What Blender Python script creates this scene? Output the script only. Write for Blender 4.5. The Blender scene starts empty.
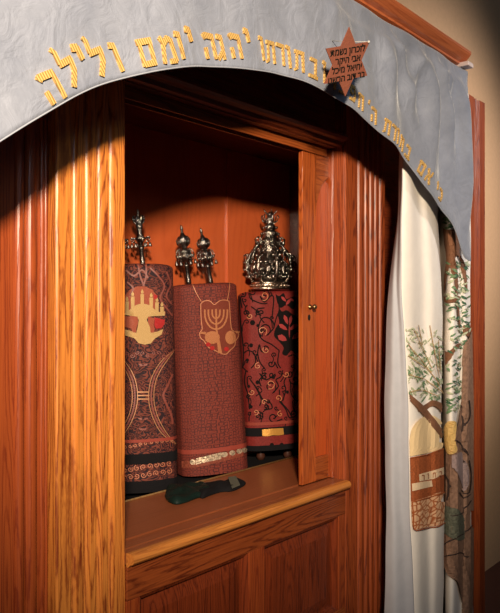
import bpy, bmesh, math, random
from mathutils import Vector, Matrix
from mathutils.bvhtree import BVHTree
from mathutils.geometry import tessellate_polygon
random.seed(7)
R = math.radians
H = 1.5                                    # eye height above the floor
F = 750.0
CAM = Vector((-1.304, -1.464, H))
RIGHT = Vector((.6245, -.7810, 0)); FWD = Vector((.7810, .6245, 0)); UP = Vector((0, 0, 1))
sc = bpy.context.scene
COL = sc.collection

# ------------------------------------------------------------ survey helpers
def ray(px, py):
    return FWD + RIGHT * ((px - 250) / F) + UP * ((310 - py) / F)
def onY(px, py, Y):
    d = ray(px, py); t = (Y - CAM.y) / d.y
    return CAM + d * t
def onX(px, py, X):
    d = ray(px, py); t = (X - CAM.x) / d.x
    return CAM + d * t
def onZ(px, py, Z):
    d = ray(px, py); t = (Z - CAM.z) / d.z
    return CAM + d * t

# ------------------------------------------------------------ object helpers
def empty(name, loc, label, cat, group=None):
    o = bpy.data.objects.new(name, None); COL.objects.link(o)
    o.location = loc; o.empty_display_size = .05
    o['label'] = label; o['category'] = cat
    if group: o['group'] = group
    return o
def rootloc(p):
    v = Vector((0, 0, 0))
    while p is not None:
        v = v + Vector(p.location); p = p.parent
    return v
class MB:
    def __init__(s): s.v = []; s.f = []; s.uv = None
    def add(s, vs, fs):
        n = len(s.v); s.v += [Vector(a) for a in vs]; s.f += [tuple(i + n for i in f) for f in fs]; return s
    def box(s, a, b):
        x0, y0, z0 = a; x1, y1, z1 = b
        return s.add([(x0,y0,z0),(x1,y0,z0),(x1,y1,z0),(x0,y1,z0),(x0,y0,z1),(x1,y0,z1),(x1,y1,z1),(x0,y1,z1)],
                     [(0,3,2,1),(4,5,6,7),(0,1,5,4),(1,2,6,5),(2,3,7,6),(3,0,4,7)])
    def prof(s, pts, z0, z1, closed=True):          # plan profile extruded upwards
        n = len(pts); vs = [(x, y, z0) for x, y in pts] + [(x, y, z1) for x, y in pts]
        fs = [(i, (i+1) % n, (i+1) % n + n, i + n) for i in range(n if closed else n-1)]
        if closed: fs += [tuple(range(n-1, -1, -1)), tuple(range(n, 2*n))]
        return s.add(vs, fs)
    def profx(s, pts, x0, x1):                      # (y, z) profile extruded along x
        n = len(pts); vs = [(x0, y, z) for y, z in pts] + [(x1, y, z) for y, z in pts]
        fs = [(i, (i+1) % n, (i+1) % n + n, i + n) for i in range(n)]
        fs += [tuple(range(n-1, -1, -1)), tuple(range(n, 2*n))]
        return s.add(vs, fs)
    def tube(s, pts, r, n=8, cap=True):
        pts = [Vector(p) for p in pts]; m = len(pts)
        rs = r if isinstance(r, (list, tuple)) else [r]*m
        vs = []; ref = Vector((0,0,1))
        for i, p in enumerate(pts):
            d = (pts[min(i+1, m-1)] - pts[max(i-1, 0)]).normalized()
            if abs(d.dot(ref)) > .95: ref = Vector((1, 0, 0)) if abs(d.x) < .9 else Vector((0, 1, 0))
            a = d.cross(ref).normalized(); b = d.cross(a)
            ref = a.cross(d) if False else ref
            for k in range(n):
                t = 2*math.pi*k/n; vs.append(p + (a*math.cos(t) + b*math.sin(t))*rs[i])
        fs = [(i*n+k, i*n+(k+1) % n, (i+1)*n+(k+1) % n, (i+1)*n+k) for i in range(m-1) for k in range(n)]
        if cap: fs += [tuple(range(n-1, -1, -1)), tuple((m-1)*n+k for k in range(n))]
        return s.add(vs, fs)
    def lathe(s, prof, c=(0,0,0), n=24, sx=1, sy=1):
        vs = []
        for r, z in prof:
            for k in range(n):
                t = 2*math.pi*k/n; vs.append((c[0]+r*sx*math.cos(t), c[1]+r*sy*math.sin(t), c[2]+z))
        m = len(prof)
        fs = [(i*n+k, i*n+(k+1) % n, (i+1)*n+(k+1) % n, (i+1)*n+k) for i in range(m-1) for k in range(n)]
        fs += [tuple(range(n-1, -1, -1)), tuple((m-1)*n+k for k in range(n))]
        return s.add(vs, fs)
    def ball(s, c, r, n=10, sx=1, sy=1, sz=1):
        m = 7
        return s.lathe([(r*math.sin(math.pi*max(.02, min(.98, i/m))), -r*sz*math.cos(math.pi*i/m)) for i in range(m+1)], c, n, sx, sy)
    def ring(s, c, Rr, r, n=24, m=8):
        pts = [(c[0]+Rr*math.cos(2*math.pi*k/n), c[1]+Rr*math.sin(2*math.pi*k/n), c[2]) for k in range(n+1)]
        return s.tube(pts, r, m, cap=False)
    def build(s, name, mat, parent=None, smooth=False, bevel=0, loc=None, xf=None):
        me = bpy.data.meshes.new(name)
        vs = [xf @ v for v in s.v] if xf else s.v
        off = rootloc(parent) if parent is not None else (Vector(loc) if loc is not None else Vector((0,0,0)))
        me.from_pydata([v - off for v in vs], [], s.f)
        bm = bmesh.new(); bm.from_mesh(me)
        bmesh.ops.recalc_face_normals(bm, faces=bm.faces[:]) if not getattr(s, 'norecalc', False) else None
        if bevel:
            bmesh.ops.remove_doubles(bm, verts=bm.verts[:], dist=1e-5)
        bm.to_mesh(me); bm.free()
        if smooth:
            for p in me.polygons: p.use_smooth = True
        me.materials.append(mat)
        o = bpy.data.objects.new(name, me); COL.objects.link(o)
        if s.uv:
            ul = me.uv_layers.new(name='UVMap')
            for p in me.polygons:
                for li in p.loop_indices: ul.data[li].uv = s.uv[me.loops[li].vertex_index]
        if parent is not None: o.parent = parent
        else: o.location = off
        if bevel:
            b = o.modifiers.new('bevel', 'BEVEL'); b.width = bevel; b.segments = 2; b.limit_method = 'ANGLE'; b.angle_limit = R(35)
            b.harden_normals = False
        return o
def build_apart(mb, name, mat, parent, smooth=False):
    """one mesh for every far-apart piece of an embroidery"""
    n = len(mb.v); par = list(range(n))
    def find(a):
        while par[a] != a: par[a] = par[par[a]]; a = par[a]
        return a
    for f in mb.f:
        for a in f[1:]: par[find(a)] = find(f[0])
    isl = {}
    for f in mb.f: isl.setdefault(find(f[0]), []).append(f)
    keys = list(isl); box = []
    for k in keys:
        vs = [mb.v[i] for f in isl[k] for i in f]
        box.append(([min(v[c] for v in vs) for c in range(3)], [max(v[c] for v in vs) for c in range(3)]))
    cl = list(range(len(keys)))
    def fc(a):
        while cl[a] != a: cl[a] = cl[cl[a]]; a = cl[a]
        return a
    sz = [max(h[c]-l[c] for c in range(3)) for l, h in box]
    for a in range(len(keys)):
        for b in range(a):
            if fc(a) == fc(b): continue
            g = math.sqrt(sum(max(0, box[a][0][c]-box[b][1][c], box[b][0][c]-box[a][1][c])**2 for c in range(3)))
            if g <= max(.018, .45*max(sz[a], sz[b])): cl[fc(a)] = fc(b)
    groups = {}
    for a in range(len(keys)): groups.setdefault(fc(a), []).append(keys[a])
    out = []
    for g in groups.values():
        m = MB(); m.norecalc = True; mp = {}
        for k in g:
            for f in isl[k]:
                nf = []
                for i in f:
                    if i not in mp: mp[i] = len(m.v); m.v.append(mb.v[i])
                    nf.append(mp[i])
                m.f.append(tuple(nf))
        out.append(m.build(name, mat, parent, smooth))
    return out
def struct(o): o['kind'] = 'structure'; return o
def tag(o, label, cat, group=None):
    o['label'] = label; o['category'] = cat
    if group: o['group'] = group
    return o

# ------------------------------------------------------------ materials
def new_mat(name):
    m = bpy.data.materials.new(name); m.use_nodes = True; nt = m.node_tree
    return m, nt, nt.nodes['Principled BSDF']
def N(nt, t, **kw):
    n = nt.nodes.new(t)
    for k, v in kw.items():
        if k.startswith('i_'): n.inputs[k[2:].replace('_', ' ')].default_value = v
        else: setattr(n, k, v)
    return n
def L(nt, a, b): nt.links.new(a, b)
def math_n(nt, op, a, b=None, c=None):
    n = nt.nodes.new('ShaderNodeMath'); n.operation = op
    for i, x in enumerate((a, b, c)):
        if x is None: continue
        if isinstance(x, (int, float)): n.inputs[i].default_value = x
        else: nt.links.new(x, n.inputs[i])
    return n.outputs[0]
def ramp(nt, fac, stops):
    n = nt.nodes.new('ShaderNodeValToRGB'); e = n.color_ramp.elements
    while len(e) < len(stops): e.new(.5)
    for el, (p, c) in zip(e, stops): el.position = p; el.color = (*c, 1)
    nt.links.new(fac, n.inputs[0]); return n.outputs[0]
def mixc(nt, fac, a, b):
    n = nt.nodes.new('ShaderNodeMix'); n.data_type = 'RGBA'
    for i, x in ((0, fac), (6, a), (7, b)):
        if isinstance(x, (int, float)): n.inputs[i].default_value = x
        elif isinstance(x, tuple): n.inputs[i].default_value = (*x, 1)
        else: nt.links.new(x, n.inputs[i])
    return n.outputs[2]
def plain(name, col, rough=.6, metal=0, bump=0, bscale=60, var=.0):
    m, nt, b = new_mat(name)
    b.inputs['Base Color'].default_value = (*col, 1); b.inputs['Roughness'].default_value = rough; b.inputs['Metallic'].default_value = metal
    if rough >= .55 and not metal: b.inputs['Specular IOR Level'].default_value = .18
    tc = N(nt, 'ShaderNodeTexCoord')
    no = N(nt, 'ShaderNodeTexNoise', i_Scale=bscale, i_Detail=4); L(nt, tc.outputs['Object'], no.inputs['Vector'])
    if var:
        c2 = tuple(x*(1-var) for x in col)
        L(nt, ramp(nt, no.outputs[0], [(.3, c2), (.7, col)]), b.inputs['Base Color'])
    if bump:
        bp = N(nt, 'ShaderNodeBump', i_Strength=bump, i_Distance=.004); L(nt, no.outputs[0], bp.inputs['Height']); L(nt, bp.outputs[0], b.inputs['Normal'])
    return m
def wood(name, light, dark, axis='z', rough=.36, lines=44, grain=1.0, off=0.0, coat=.12, freq=17):
    m, nt, b = new_mat(name)
    tc = N(nt, 'ShaderNodeTexCoord')
    def mapped(sa, sb):
        mp = N(nt, 'ShaderNodeMapping'); s = [sa]*3; s['xyz'.index(axis)] = sb
        mp.inputs['Scale'].default_value = s; mp.inputs['Location'].default_value = (off, off*1.7, off*.3)
        L(nt, tc.outputs['Object'], mp.inputs['Vector']); return mp.outputs[0]
    n1 = N(nt, 'ShaderNodeTexNoise', i_Scale=1.0, i_Detail=1.5, i_Roughness=.35); L(nt, mapped(freq, 1.0), n1.inputs['Vector'])
    n0 = N(nt, 'ShaderNodeTexNoise', i_Scale=1.0, i_Detail=1); L(nt, mapped(150, 45), n0.inputs['Vector'])
    s = math_n(nt, 'SINE', math_n(nt, 'MULTIPLY', math_n(nt, 'ADD', n1.outputs[0], math_n(nt, 'MULTIPLY', n0.outputs[0], .022)), lines*2.6))
    ring = math_n(nt, 'POWER', math_n(nt, 'MULTIPLY_ADD', s, .5, .5), 3.0)
    n2 = N(nt, 'ShaderNodeTexNoise', i_Scale=1.0, i_Detail=3, i_Roughness=.6); L(nt, mapped(240, 6), n2.inputs['Vector'])
    n3 = N(nt, 'ShaderNodeTexNoise', i_Scale=1.0, i_Detail=2); L(nt, mapped(14, 1.1), n3.inputs['Vector'])
    f = math_n(nt, 'MULTIPLY', ring, .62*grain)
    f = math_n(nt, 'ADD', f, math_n(nt, 'MULTIPLY', math_n(nt, 'SUBTRACT', n2.outputs[0], .4), 1.7*grain))
    f = math_n(nt, 'ADD', f, math_n(nt, 'MULTIPLY', math_n(nt, 'SUBTRACT', n3.outputs[0], .5), .9*grain))
    L(nt, ramp(nt, f, [(.0, light), (.45, tuple(l*.62+d*.38 for l, d in zip(light, dark))), (1.0, dark)]), b.inputs['Base Color'])
    b.inputs['Roughness'].default_value = rough
    b.inputs['Coat Weight'].default_value = coat; b.inputs['Coat Roughness'].default_value = .18
    bp = N(nt, 'ShaderNodeBump', i_Strength=.35, i_Distance=.001); L(nt, f, bp.inputs['Height']); L(nt, bp.outputs[0], b.inputs['Normal'])
    return m
OAK_L, OAK_D = (.60, .20, .035), (.16, .025, .006)
oak_v = wood('oak_upright', OAK_L, OAK_D, 'z')
oak_v2 = wood('oak_upright_red', (.31, .06, .013), (.16, .022, .006), 'z', off=3.1)
oak_h = wood('oak_rail', (.34, .08, .016), (.16, .028, .006), 'x', off=5.2)
oak_n = wood('oak_nosing', (.56, .20, .04), (.26, .07, .016), 'x', off=1.2, grain=.7)
oak_shelf = wood('oak_shelf', (.27, .075, .026), (.15, .035, .012), 'x', off=7.7, grain=.5, rough=.38, coat=.1)
oak_dark = wood('oak_dark', (.20, .035, .01), (.07, .012, .005), 'x', off=2.2)  # also carries painted shade on the header and beside the right pilaster
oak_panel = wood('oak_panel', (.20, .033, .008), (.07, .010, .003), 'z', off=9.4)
back_m = wood('back_panel_wood', (.52, .10, .028), (.36, .055, .016), 'z', off=6.1, grain=.45, rough=.36, coat=.5, freq=3)
cornice_m = wood('cornice_wood', (.56, .15, .05), (.30, .05, .016), 'x', off=4.1, grain=.6)
wall_m = plain('wall_plaster', (.68, .42, .24), .85, bump=.2, bscale=40, var=.06)
floor_m = plain('floor_carpet', (.16, .07, .05), .95, bump=.5, bscale=300, var=.2)
brass = plain('dark_brass', (.20, .12, .05), .35, .9, .1)
black_m = plain('keyhole_black', (.01, .008, .006), .6)
silver = plain('tarnished_silver', (.36, .31, .27), .22, 1, .9, 170, .45)
silver_d = plain('dark_silver', (.26, .23, .21), .32, 1, .7, 120, .5)
wood_dk = plain('roller_wood', (.06, .02, .012), .4)
gilt = plain('gilt_strip', (.62, .36, .14), .4, .6, .5, 90, .4)

def velvet():
    m, nt, b = new_mat('grey_velvet')
    tc = N(nt, 'ShaderNodeTexCoord')
    no = N(nt, 'ShaderNodeTexNoise', i_Scale=9, i_Detail=6, i_Roughness=.65); L(nt, tc.outputs['Object'], no.inputs['Vector'])
    L(nt, ramp(nt, no.outputs[0], [(.3, (.170, .185, .235)), (.75, (.255, .27, .325))]), b.inputs['Base Color'])
    b.inputs['Roughness'].default_value = .8
    b.inputs['Sheen Weight'].default_value = .35; b.inputs['Sheen Roughness'].default_value = .4
    wr = N(nt, 'ShaderNodeTexNoise', i_Scale=14, i_Detail=5, i_Distortion=1.5); L(nt, tc.outputs['Object'], wr.inputs['Vector'])
    bp = N(nt, 'ShaderNodeBump', i_Strength=.55, i_Distance=.012); L(nt, wr.outputs[0], bp.inputs['Height']); L(nt, bp.outputs[0], b.inputs['Normal'])
    return m
velvet_m = velvet()
def stitched(name, c1, c2, scale=260, ang=(1, 0, 1)):
    m, nt, b = new_mat(name)
    tc = N(nt, 'ShaderNodeTexCoord'); mp = N(nt, 'ShaderNodeMapping'); mp.inputs['Rotation'].default_value = (0, R(35), 0)
    L(nt, tc.outputs['Object'], mp.inputs['Vector'])
    w = N(nt, 'ShaderNodeTexWave', i_Scale=scale/4, i_Distortion=1.2, i_Detail=1); L(nt, mp.outputs[0], w.inputs['Vector'])
    L(nt, ramp(nt, w.outputs[0], [(.15, c2), (.6, c1)]), b.inputs['Base Color'])
    b.inputs['Roughness'].default_value = .38; b.inputs['Metallic'].default_value = .25
    bp = N(nt, 'ShaderNodeBump', i_Strength=.6, i_Distance=.002); L(nt, w.outputs[0], bp.inputs['Height']); L(nt, bp.outputs[0], b.inputs['Normal'])
    return m
gold_st = stitched('gold_satin_stitch', (.80, .49, .15), (.42, .24, .07), 200)
gold_flat = stitched('gold_applique', (.66, .42, .18), (.50, .29, .10), 500)
rose_st = stitched('rose_applique', (.42, .10, .05), (.30, .06, .035), 500)
crim_st = stitched('crimson_applique', (.55, .03, .03), (.35, .02, .02), 500)
salmon_st = stitched('salmon_applique', (.62, .25, .11), (.40, .12, .05), 500)
cord_m = plain('pale_cord', (.45, .42, .38), .7, bump=.4, bscale=400)
gray_lin = plain('grey_lining', (.46, .45, .48), .75, bump=.3, bscale=30, var=.06)
cream_m = plain('cream_silk', (.88, .80, .72), .6, bump=.25, bscale=25, var=.05)

def brocade_mid():
    m, nt, b = new_mat('woven_red_brocade')
    uv = N(nt, 'ShaderNodeUVMap')
    vo = N(nt, 'ShaderNodeTexVoronoi', distance='CHEBYCHEV', voronoi_dimensions='2D', i_Scale=74, i_Randomness=.42); L(nt, uv.outputs[0], vo.inputs['Vector'])
    no = N(nt, 'ShaderNodeTexNoise', i_Scale=150, i_Detail=2); L(nt, uv.outputs[0], no.inputs['Vector'])
    f = math_n(nt, 'ADD', vo.outputs[0], math_n(nt, 'MULTIPLY', math_n(nt, 'SUBTRACT', no.outputs[0], .5), .35))
    L(nt, ramp(nt, f, [(.08, (.14, .022, .015)), (.22, (.20, .036, .022)), (.34, (.055, .012, .012)), (.42, (.07, .014, .012)), (.50, (.17, .03, .019))]), b.inputs['Base Color'])
    b.inputs['Roughness'].default_value = .7; b.inputs['Specular IOR Level'].default_value = .2
    bp = N(nt, 'ShaderNodeBump', i_Strength=.5, i_Distance=.002); L(nt, f, bp.inputs['Height']); L(nt, bp.outputs[0], b.inputs['Normal'])
    return m
def damask(name, c_dark, c_line, scale=34, thr=.06):
    m, nt, b = new_mat(name)
    uv = N(nt, 'ShaderNodeUVMap')
    no = N(nt, 'ShaderNodeTexNoise', i_Scale=scale, i_Detail=1.5, i_Distortion=1.2); L(nt, uv.outputs[0], no.inputs['Vector'])
    a = math_n(nt, 'ABSOLUTE', math_n(nt, 'SINE', math_n(nt, 'MULTIPLY', no.outputs[0], 26)))
    vo = N(nt, 'ShaderNodeTexVoronoi', i_Scale=scale*1.4); L(nt, uv.outputs[0], vo.inputs['Vector'])
    f = math_n(nt, 'ADD', math_n(nt, 'POWER', a, 2.2), math_n(nt, 'MULTIPLY', math_n(nt, 'LESS_THAN', vo.outputs[0], .2), .5))
    L(nt, ramp(nt, f, [(.25, c_dark), (.9, c_line)]), b.inputs['Base Color'])
    b.inputs['Roughness'].default_value = .7; b.inputs['Specular IOR Level'].default_value = .2
    bp = N(nt, 'ShaderNodeBump', i_Strength=.4, i_Distance=.002); L(nt, f, bp.inputs['Height']); L(nt, bp.outputs[0], b.inputs['Normal'])
    return m
broc_mid = brocade_mid()
broc_left = damask('dark_paisley_damask', (.018, .007, .010), (.15, .035, .022), 30)
broc_left2 = damask('plum_damask', (.11, .022, .022), (.30, .09, .05), 55)
red_velvet = plain('red_brocade_velvet', (.20, .020, .017), .6, bump=.3, bscale=150, var=.35)
black_emb = plain('black_flocking', (.005, .003, .003), .9)
black_vel = plain('black_velvet', (.006, .005, .006), .9, bump=.3, bscale=200)
green_vel = plain('dark_green_velvet', (.005, .014, .011), .55, bump=.4, bscale=200)
greyband = plain('grey_green_ribbon', (.10, .10, .075), .6)
maroon = plain('maroon_ribbon', (.24, .04, .026), .6, bump=.3, bscale=200)
silver_br = plain('silver_brocade_band', (.75, .55, .38), .35, .5, .7, 130, .7)

# ------------------------------------------------------------ surface decals (embroidery, applique)
def bvh_of(objs):
    vs = []; fs = []
    for o in objs:
        off = rootloc(o); n = len(vs)
        vs += [v.co + off for v in o.data.vertices]; fs += [tuple(i+n for i in p.vertices) for p in o.data.polygons]
    return BVHTree.FromPolygons(vs, fs)
B_CLOTH = 0
def densify(poly, step):
    out = []
    for i, a in enumerate(poly):
        b = poly[(i+1) % len(poly)]; n = max(1, int(math.dist(a, b)/step))
        out += [(a[0]+(b[0]-a[0])*k/n, a[1]+(b[1]-a[1])*k/n) for k in range(n)]
    return out
def patch(mb, bvh, poly, lift=.0015, step=2.0):
    if bvh is B_CLOTH: lift += .004; step = min(step, 1.4)
    """a sewn-on patch: outline filled, divided and laid on the cloth"""
    poly = densify(poly, step)
    bm = bmesh.new()
    vs = [bm.verts.new((x, y, 0)) for x, y in poly]
    for t in tessellate_polygon([[Vector((x, y, 0)) for x, y in poly]]):
        try: bm.faces.new([vs[i] for i in t])
        except ValueError: pass
    for _ in range(3):
        es = [e for e in bm.edges if e.calc_length() > step*1.4]
        if not es: break
        bmesh.ops.subdivide_edges(bm, edges=es, cuts=1)
        bmesh.ops.triangulate(bm, faces=bm.faces[:])
    bm.verts.ensure_lookup_table(); idx = {}; pts = []
    for v in bm.verts:
        hit, nor, _, dist = bvh.ray_cast(CAM, ray(v.co.x, v.co.y).normalized())
        if hit is None: pts.append(None); continue
        if nor.dot(hit - CAM) > 0: nor = -nor
        pts.append(hit + nor*lift)
    ref = {}
    out = []
    for i, p in enumerate(pts):
        if p is not None: ref[i] = len(out); out.append(p)
    fs = [tuple(ref[v.index] for v in f.verts) for f in bm.faces if all(v.index in ref for v in f.verts)]
    fs = [f for f in fs if all((out[f[a]]-out[f[a-1]]).length < .25 for a in range(3))]
    bm.free()
    mb.add(out, fs); mb.norecalc = True
    return mb
def ribbon2(pts, w):
    """flat 2D stroke polygon pieces (quads) of width w or widths"""
    ws = w if isinstance(w, (list, tuple)) else [w]*len(pts)
    l, r = [], []
    for i, p in enumerate(pts):
        a = pts[max(i-1, 0)]; b = pts[min(i+1, len(pts)-1)]
        d = Vector((b[0]-a[0], b[1]-a[1])); d = d.normalized() if d.length > 1e-9 else Vector((1, 0))
        n = Vector((-d.y, d.x))*ws[i]/2
        l.append((p[0]+n.x, p[1]+n.y)); r.append((p[0]-n.x, p[1]-n.y))
    return l, r
def stroke(mb, bvh, pts, w, lift=.0022):
    if bvh is B_CLOTH: lift += .008
    """an embroidered line laid on the cloth"""
    dense = []
    ws = w if isinstance(w, (list, tuple)) else [w]*len(pts); dw = []
    for i in range(len(pts)-1):
        n = max(1, int(math.dist(pts[i], pts[i+1])/1.5))
        for k in range(n):
            t = k/n; dense.append((pts[i][0]*(1-t)+pts[i+1][0]*t, pts[i][1]*(1-t)+pts[i+1][1]*t)); dw.append(ws[i]*(1-t)+ws[i+1]*t)
    dense.append(pts[-1]); dw.append(ws[-1])
    l, r = ribbon2(dense, dw)
    vs = []
    for p in l + r:
        hit, nor, _, _ = bvh.ray_cast(CAM, ray(*p).normalized())
        if hit is None: vs.append(None); continue
        if nor.dot(hit - CAM) > 0: nor = -nor
        vs.append(hit + nor*lift)
    n = len(l)
    for i in range(n-1):
        q = [vs[i], vs[i+1], vs[n+i+1], vs[n+i]]
        if all(x is not None for x in q) and max((q[a]-q[a-1]).length for a in range(4)) < .2:
            mb.add(q, [(0, 1, 2, 3)])
    mb.norecalc = True
    return mb
def ell(cx, cy, rx, ry, rot=0, n=14):
    c, s = math.cos(rot), math.sin(rot)
    return [(cx + rx*math.cos(t)*c - ry*math.sin(t)*s, cy + rx*math.cos(t)*s + ry*math.sin(t)*c) for t in [2*math.pi*k/n for k in range(n)]]
def leaf(cx, cy, l, w, rot):
    c, s = math.cos(rot), math.sin(rot)
    return [(cx+x*c-y*s, cy+x*s+y*c) for x, y in [(-l, 0), (-l*.4, w), (l*.4, w*.8), (l, 0), (l*.4, -w*.8), (-l*.4, -w)]]
def spiral(cx, cy, r, turns=1.6, a0=0, dirn=1, tail=None, n=26):
    pts = [(cx + r*(.12+.88*k/n)*math.cos(a0+dirn*2*math.pi*turns*k/n), cy + r*(.12+.88*k/n)*math.sin(a0+dirn*2*math.pi*turns*k/n)) for k in range(n+1)]
    return pts + (tail or [])
def smooth2(pts, n=8):
    out = []
    P = [pts[0]] + list(pts) + [pts[-1]]
    for i in range(1, len(P)-2):
        for k in range(n):
            t = k/n; p0, p1, p2, p3 = P[i-1], P[i], P[i+1], P[i+2]
            out.append(tuple(.5*((2*p1[j]) + (-p0[j]+p2[j])*t + (2*p0[j]-5*p1[j]+4*p2[j]-p3[j])*t*t + (-p0[j]+3*p1[j]-3*p2[j]+p3[j])*t**3) for j in range(len(p1))))
    out.append(tuple(pts[-1])); return out

# ============================================================ THE SETTING
mb = MB(); mb.box((-4, -5, -.1), (6, .5, 0)); struct(mb.build('floor', floor_m))
mb = MB(); mb.prof([(-4, .17), (-.53, .17), (-.53, .75), (1.71, .75), (1.71, .17), (6, .17), (6, .98), (-4, .98)], 0, 2.585); mb.box((-4, .17, 2.5851), (6, .98, 3.4)); struct(mb.build('wall_back', wall_m))

# ============================================================ THE ARK CABINET
Z = lambda z: H + z
ZS = Z(-.63)                                         # shelf top
ark = empty('ark_cabinet', (.46, .3, 0), 'tall red-brown oak ark cabinet with fluted pilasters, open above a paneled base', 'cabinet')
def flutes(x0, x1, y, first, pitch, width, n, depth=.012):
    pts = [(x0, y)]
    for k in range(n):
        c = first + k*pitch
        for j in range(9):
            a = math.pi*j/8
            pts.append((c - width/2*math.cos(a), y + depth*math.sin(a)))
    pts.append((x1, y)); return pts
# left fluted pilaster
pr = flutes(-.205, .012, 0, -.205+.052, .0385, .023, 4)
pr = [(-.205, .10), (-.205, .004), (-.201, 0)] + pr[1:-1] + [(.008, 0), (.012, .004), (.012, .10)]
mb = MB(); mb.prof(pr, .16, Z(.92)); mb.build('pilaster', oak_v, ark)
# the reeded strip to its left
pr = [(-.50, .10), (-.50, .035), (-.30, .035)]
for c, r_ in ((-.285, .012), (-.255, .016), (-.222, .007), (-.2105, .005)):
    for j in range(9):
        a = math.pi*j/8; pr.append((c - r_*math.cos(a), .035 - r_*.9*math.sin(a)))
pr += [(-.2052, .035), (-.2052, .10)]
mb = MB(); mb.prof(pr, .16, Z(.92)); mb.build('reeded_strip', oak_v2, ark)
# right pilaster: stepped jamb, flat grained board and four flutes
pr = [(1.09, .12), (1.09, .012), (1.097, .012), (1.10, 0), (1.182, 0), (1.186, -.006), (1.196, -.010), (1.206, -.006), (1.21, 0)]
for k in range(4):
    c = 1.243 + k*.0385
    for j in range(9):
        a = math.pi*j/8; pr.append((c - .0125*math.cos(a), .013*math.sin(a)))
pr += [(1.396, 0), (1.402, .004), (1.402, .12)]
mb = MB(); mb.prof(pr, .16, Z(.92)); mb.build('pilaster', wood('oak_pilaster_right', (.33, .064, .013), (.09, .011, .004), 'z', off=8.4, rough=.5, coat=.03), ark)
# jamb strip between door and pilaster
pr = [(1.078, .12), (1.078, .050), (1.083, .045), (1.0895, .045), (1.0895, .12)]
mb = MB(); mb.prof(pr, ZS+.003, Z(.60)); mb.build('jamb', oak_v2, ark)
# dark board added beside the right pilaster, standing in for shade in the recess
mb = MB(); mb.box((1.4025, .10, .16), (2.0, .16, Z(.93))); mb.build('shade_panel', oak_dark, ark)
# carcass
mb = MB(); mb.box((-.50, .66, .16), (1.70, .69, Z(.92))); mb.build('back_panel', back_m, ark)
for x in (1.185,): mb = MB(); mb.box((x, .652, ZS-.02), (x+.028, .6595, Z(.69))); mb.build('back_batten', back_m, ark, bevel=.002)
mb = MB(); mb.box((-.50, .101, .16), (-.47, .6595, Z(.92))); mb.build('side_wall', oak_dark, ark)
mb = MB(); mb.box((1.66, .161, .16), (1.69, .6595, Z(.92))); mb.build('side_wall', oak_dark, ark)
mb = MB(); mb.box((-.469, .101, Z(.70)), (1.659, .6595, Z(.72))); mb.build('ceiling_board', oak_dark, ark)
# header with mouldings; their oak is darkened to carry the valance's shade
zt = .60
mb = MB(); mb.profx([(.02, Z(zt)), (.02, Z(.92)), (.095, Z(.92)), (.095, Z(zt+.012)), (.045, Z(zt+.012)), (.045, Z(zt))], .0125, 1.0545); mb.build('header', oak_dark, ark)
mb = MB()
mb.profx([(.0, Z(zt+.05)), (-.012, Z(zt+.046)), (-.016, Z(zt+.036)), (-.008, Z(zt+.028)), (.004, Z(zt+.022)), (.006, Z(zt+.008)), (.0195, Z(zt+.004)), (.0195, Z(zt+.05))], .0125, 1.0895)
mb.build('header_moulding', oak_dark, ark)
for y0 in (.0555, .094): mb = MB(); mb.box((.0125, y0, Z(zt-.03)), (1.0545, y0+.005, Z(zt+.0115))); mb.build('door_track', oak_h, ark)
# shelf, with the sliding groove, and the lowered ledge behind a gilt-edged lip
mb = MB()
mb.profx([(.0, ZS-.03), (.0, ZS), (.022, ZS), (.022, ZS-.005), (.030, ZS-.005), (.030, ZS), (.058, ZS), (.058, ZS-.005), (.094, ZS-.005), (.094, ZS), (.1, ZS), (.1, ZS-.03)], .0125, 1.0895)
mb.box((-.469, .1, ZS-.03), (1.659, .395, ZS))
shelf = mb.build('shelf', oak_shelf, ark)
mb = MB(); mb.box((-.469, .3955, ZS-.045), (1.659, .6595, ZS-.025)); mb.build('scroll_ledge', black_vel, ark)
mb = MB(); mb.tube([(-.46, .390, ZS+.003), (1.65, .390, ZS+.003)], .0035, 6); o = mb.build('gilt_edging', gilt, ark, smooth=True); o['label'] = 'thin gilt edging along the back of the shelf'
# sill nosing
mb = MB()
pts = [(-.0005, ZS-.036), (-.0005, ZS), (-.012, ZS+.001)]
for j in range(7):
    a = math.pi*j/6; pts.append((-.018 - .013*math.sin(a), ZS-.014+.014*math.cos(a)))
pts += [(-.014, ZS-.030), (-.008, ZS-.036)]
mb.profx(pts, .0125, 1.085); mb.build('sill_nosing', oak_n, ark, smooth=False)
# lower front: rail, stiles, panels
zr, zp = ZS-.0365, ZS-.125
mb = MB(); mb.box((.0125, -.004, zp), (1.0895, .03, zr)); mb.build('top_rail', wood('oak_rail_front', (.27, .058, .013), (.09, .014, .004), 'x', off=15.2), ark, bevel=.002)
mb = MB()
for xa_, xb_ in ((.0125, .06), (1.045, 1.0895), (.52, .60)):
    mb = MB(); mb.box((xa_, -.002, .40), (xb_, .03, zp-.0005)); mb.build('stile', oak_v2, ark, bevel=.002)
mb = MB(); mb.box((.0125, -.002, .16), (1.0895, .03, .3995)); mb.build('bottom_rail', oak_h, ark, bevel=.002)
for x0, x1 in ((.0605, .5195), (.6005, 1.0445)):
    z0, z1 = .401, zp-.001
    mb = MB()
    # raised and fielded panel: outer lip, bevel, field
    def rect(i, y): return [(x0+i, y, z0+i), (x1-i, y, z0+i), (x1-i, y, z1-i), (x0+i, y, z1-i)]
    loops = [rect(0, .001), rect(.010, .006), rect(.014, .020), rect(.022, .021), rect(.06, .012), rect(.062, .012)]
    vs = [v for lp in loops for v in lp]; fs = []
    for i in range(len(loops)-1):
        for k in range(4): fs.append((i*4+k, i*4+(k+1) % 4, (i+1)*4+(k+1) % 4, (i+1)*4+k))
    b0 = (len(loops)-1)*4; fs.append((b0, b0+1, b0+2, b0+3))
    mb.add(vs, fs); mb.build('lower_panel', oak_panel, ark)
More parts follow.
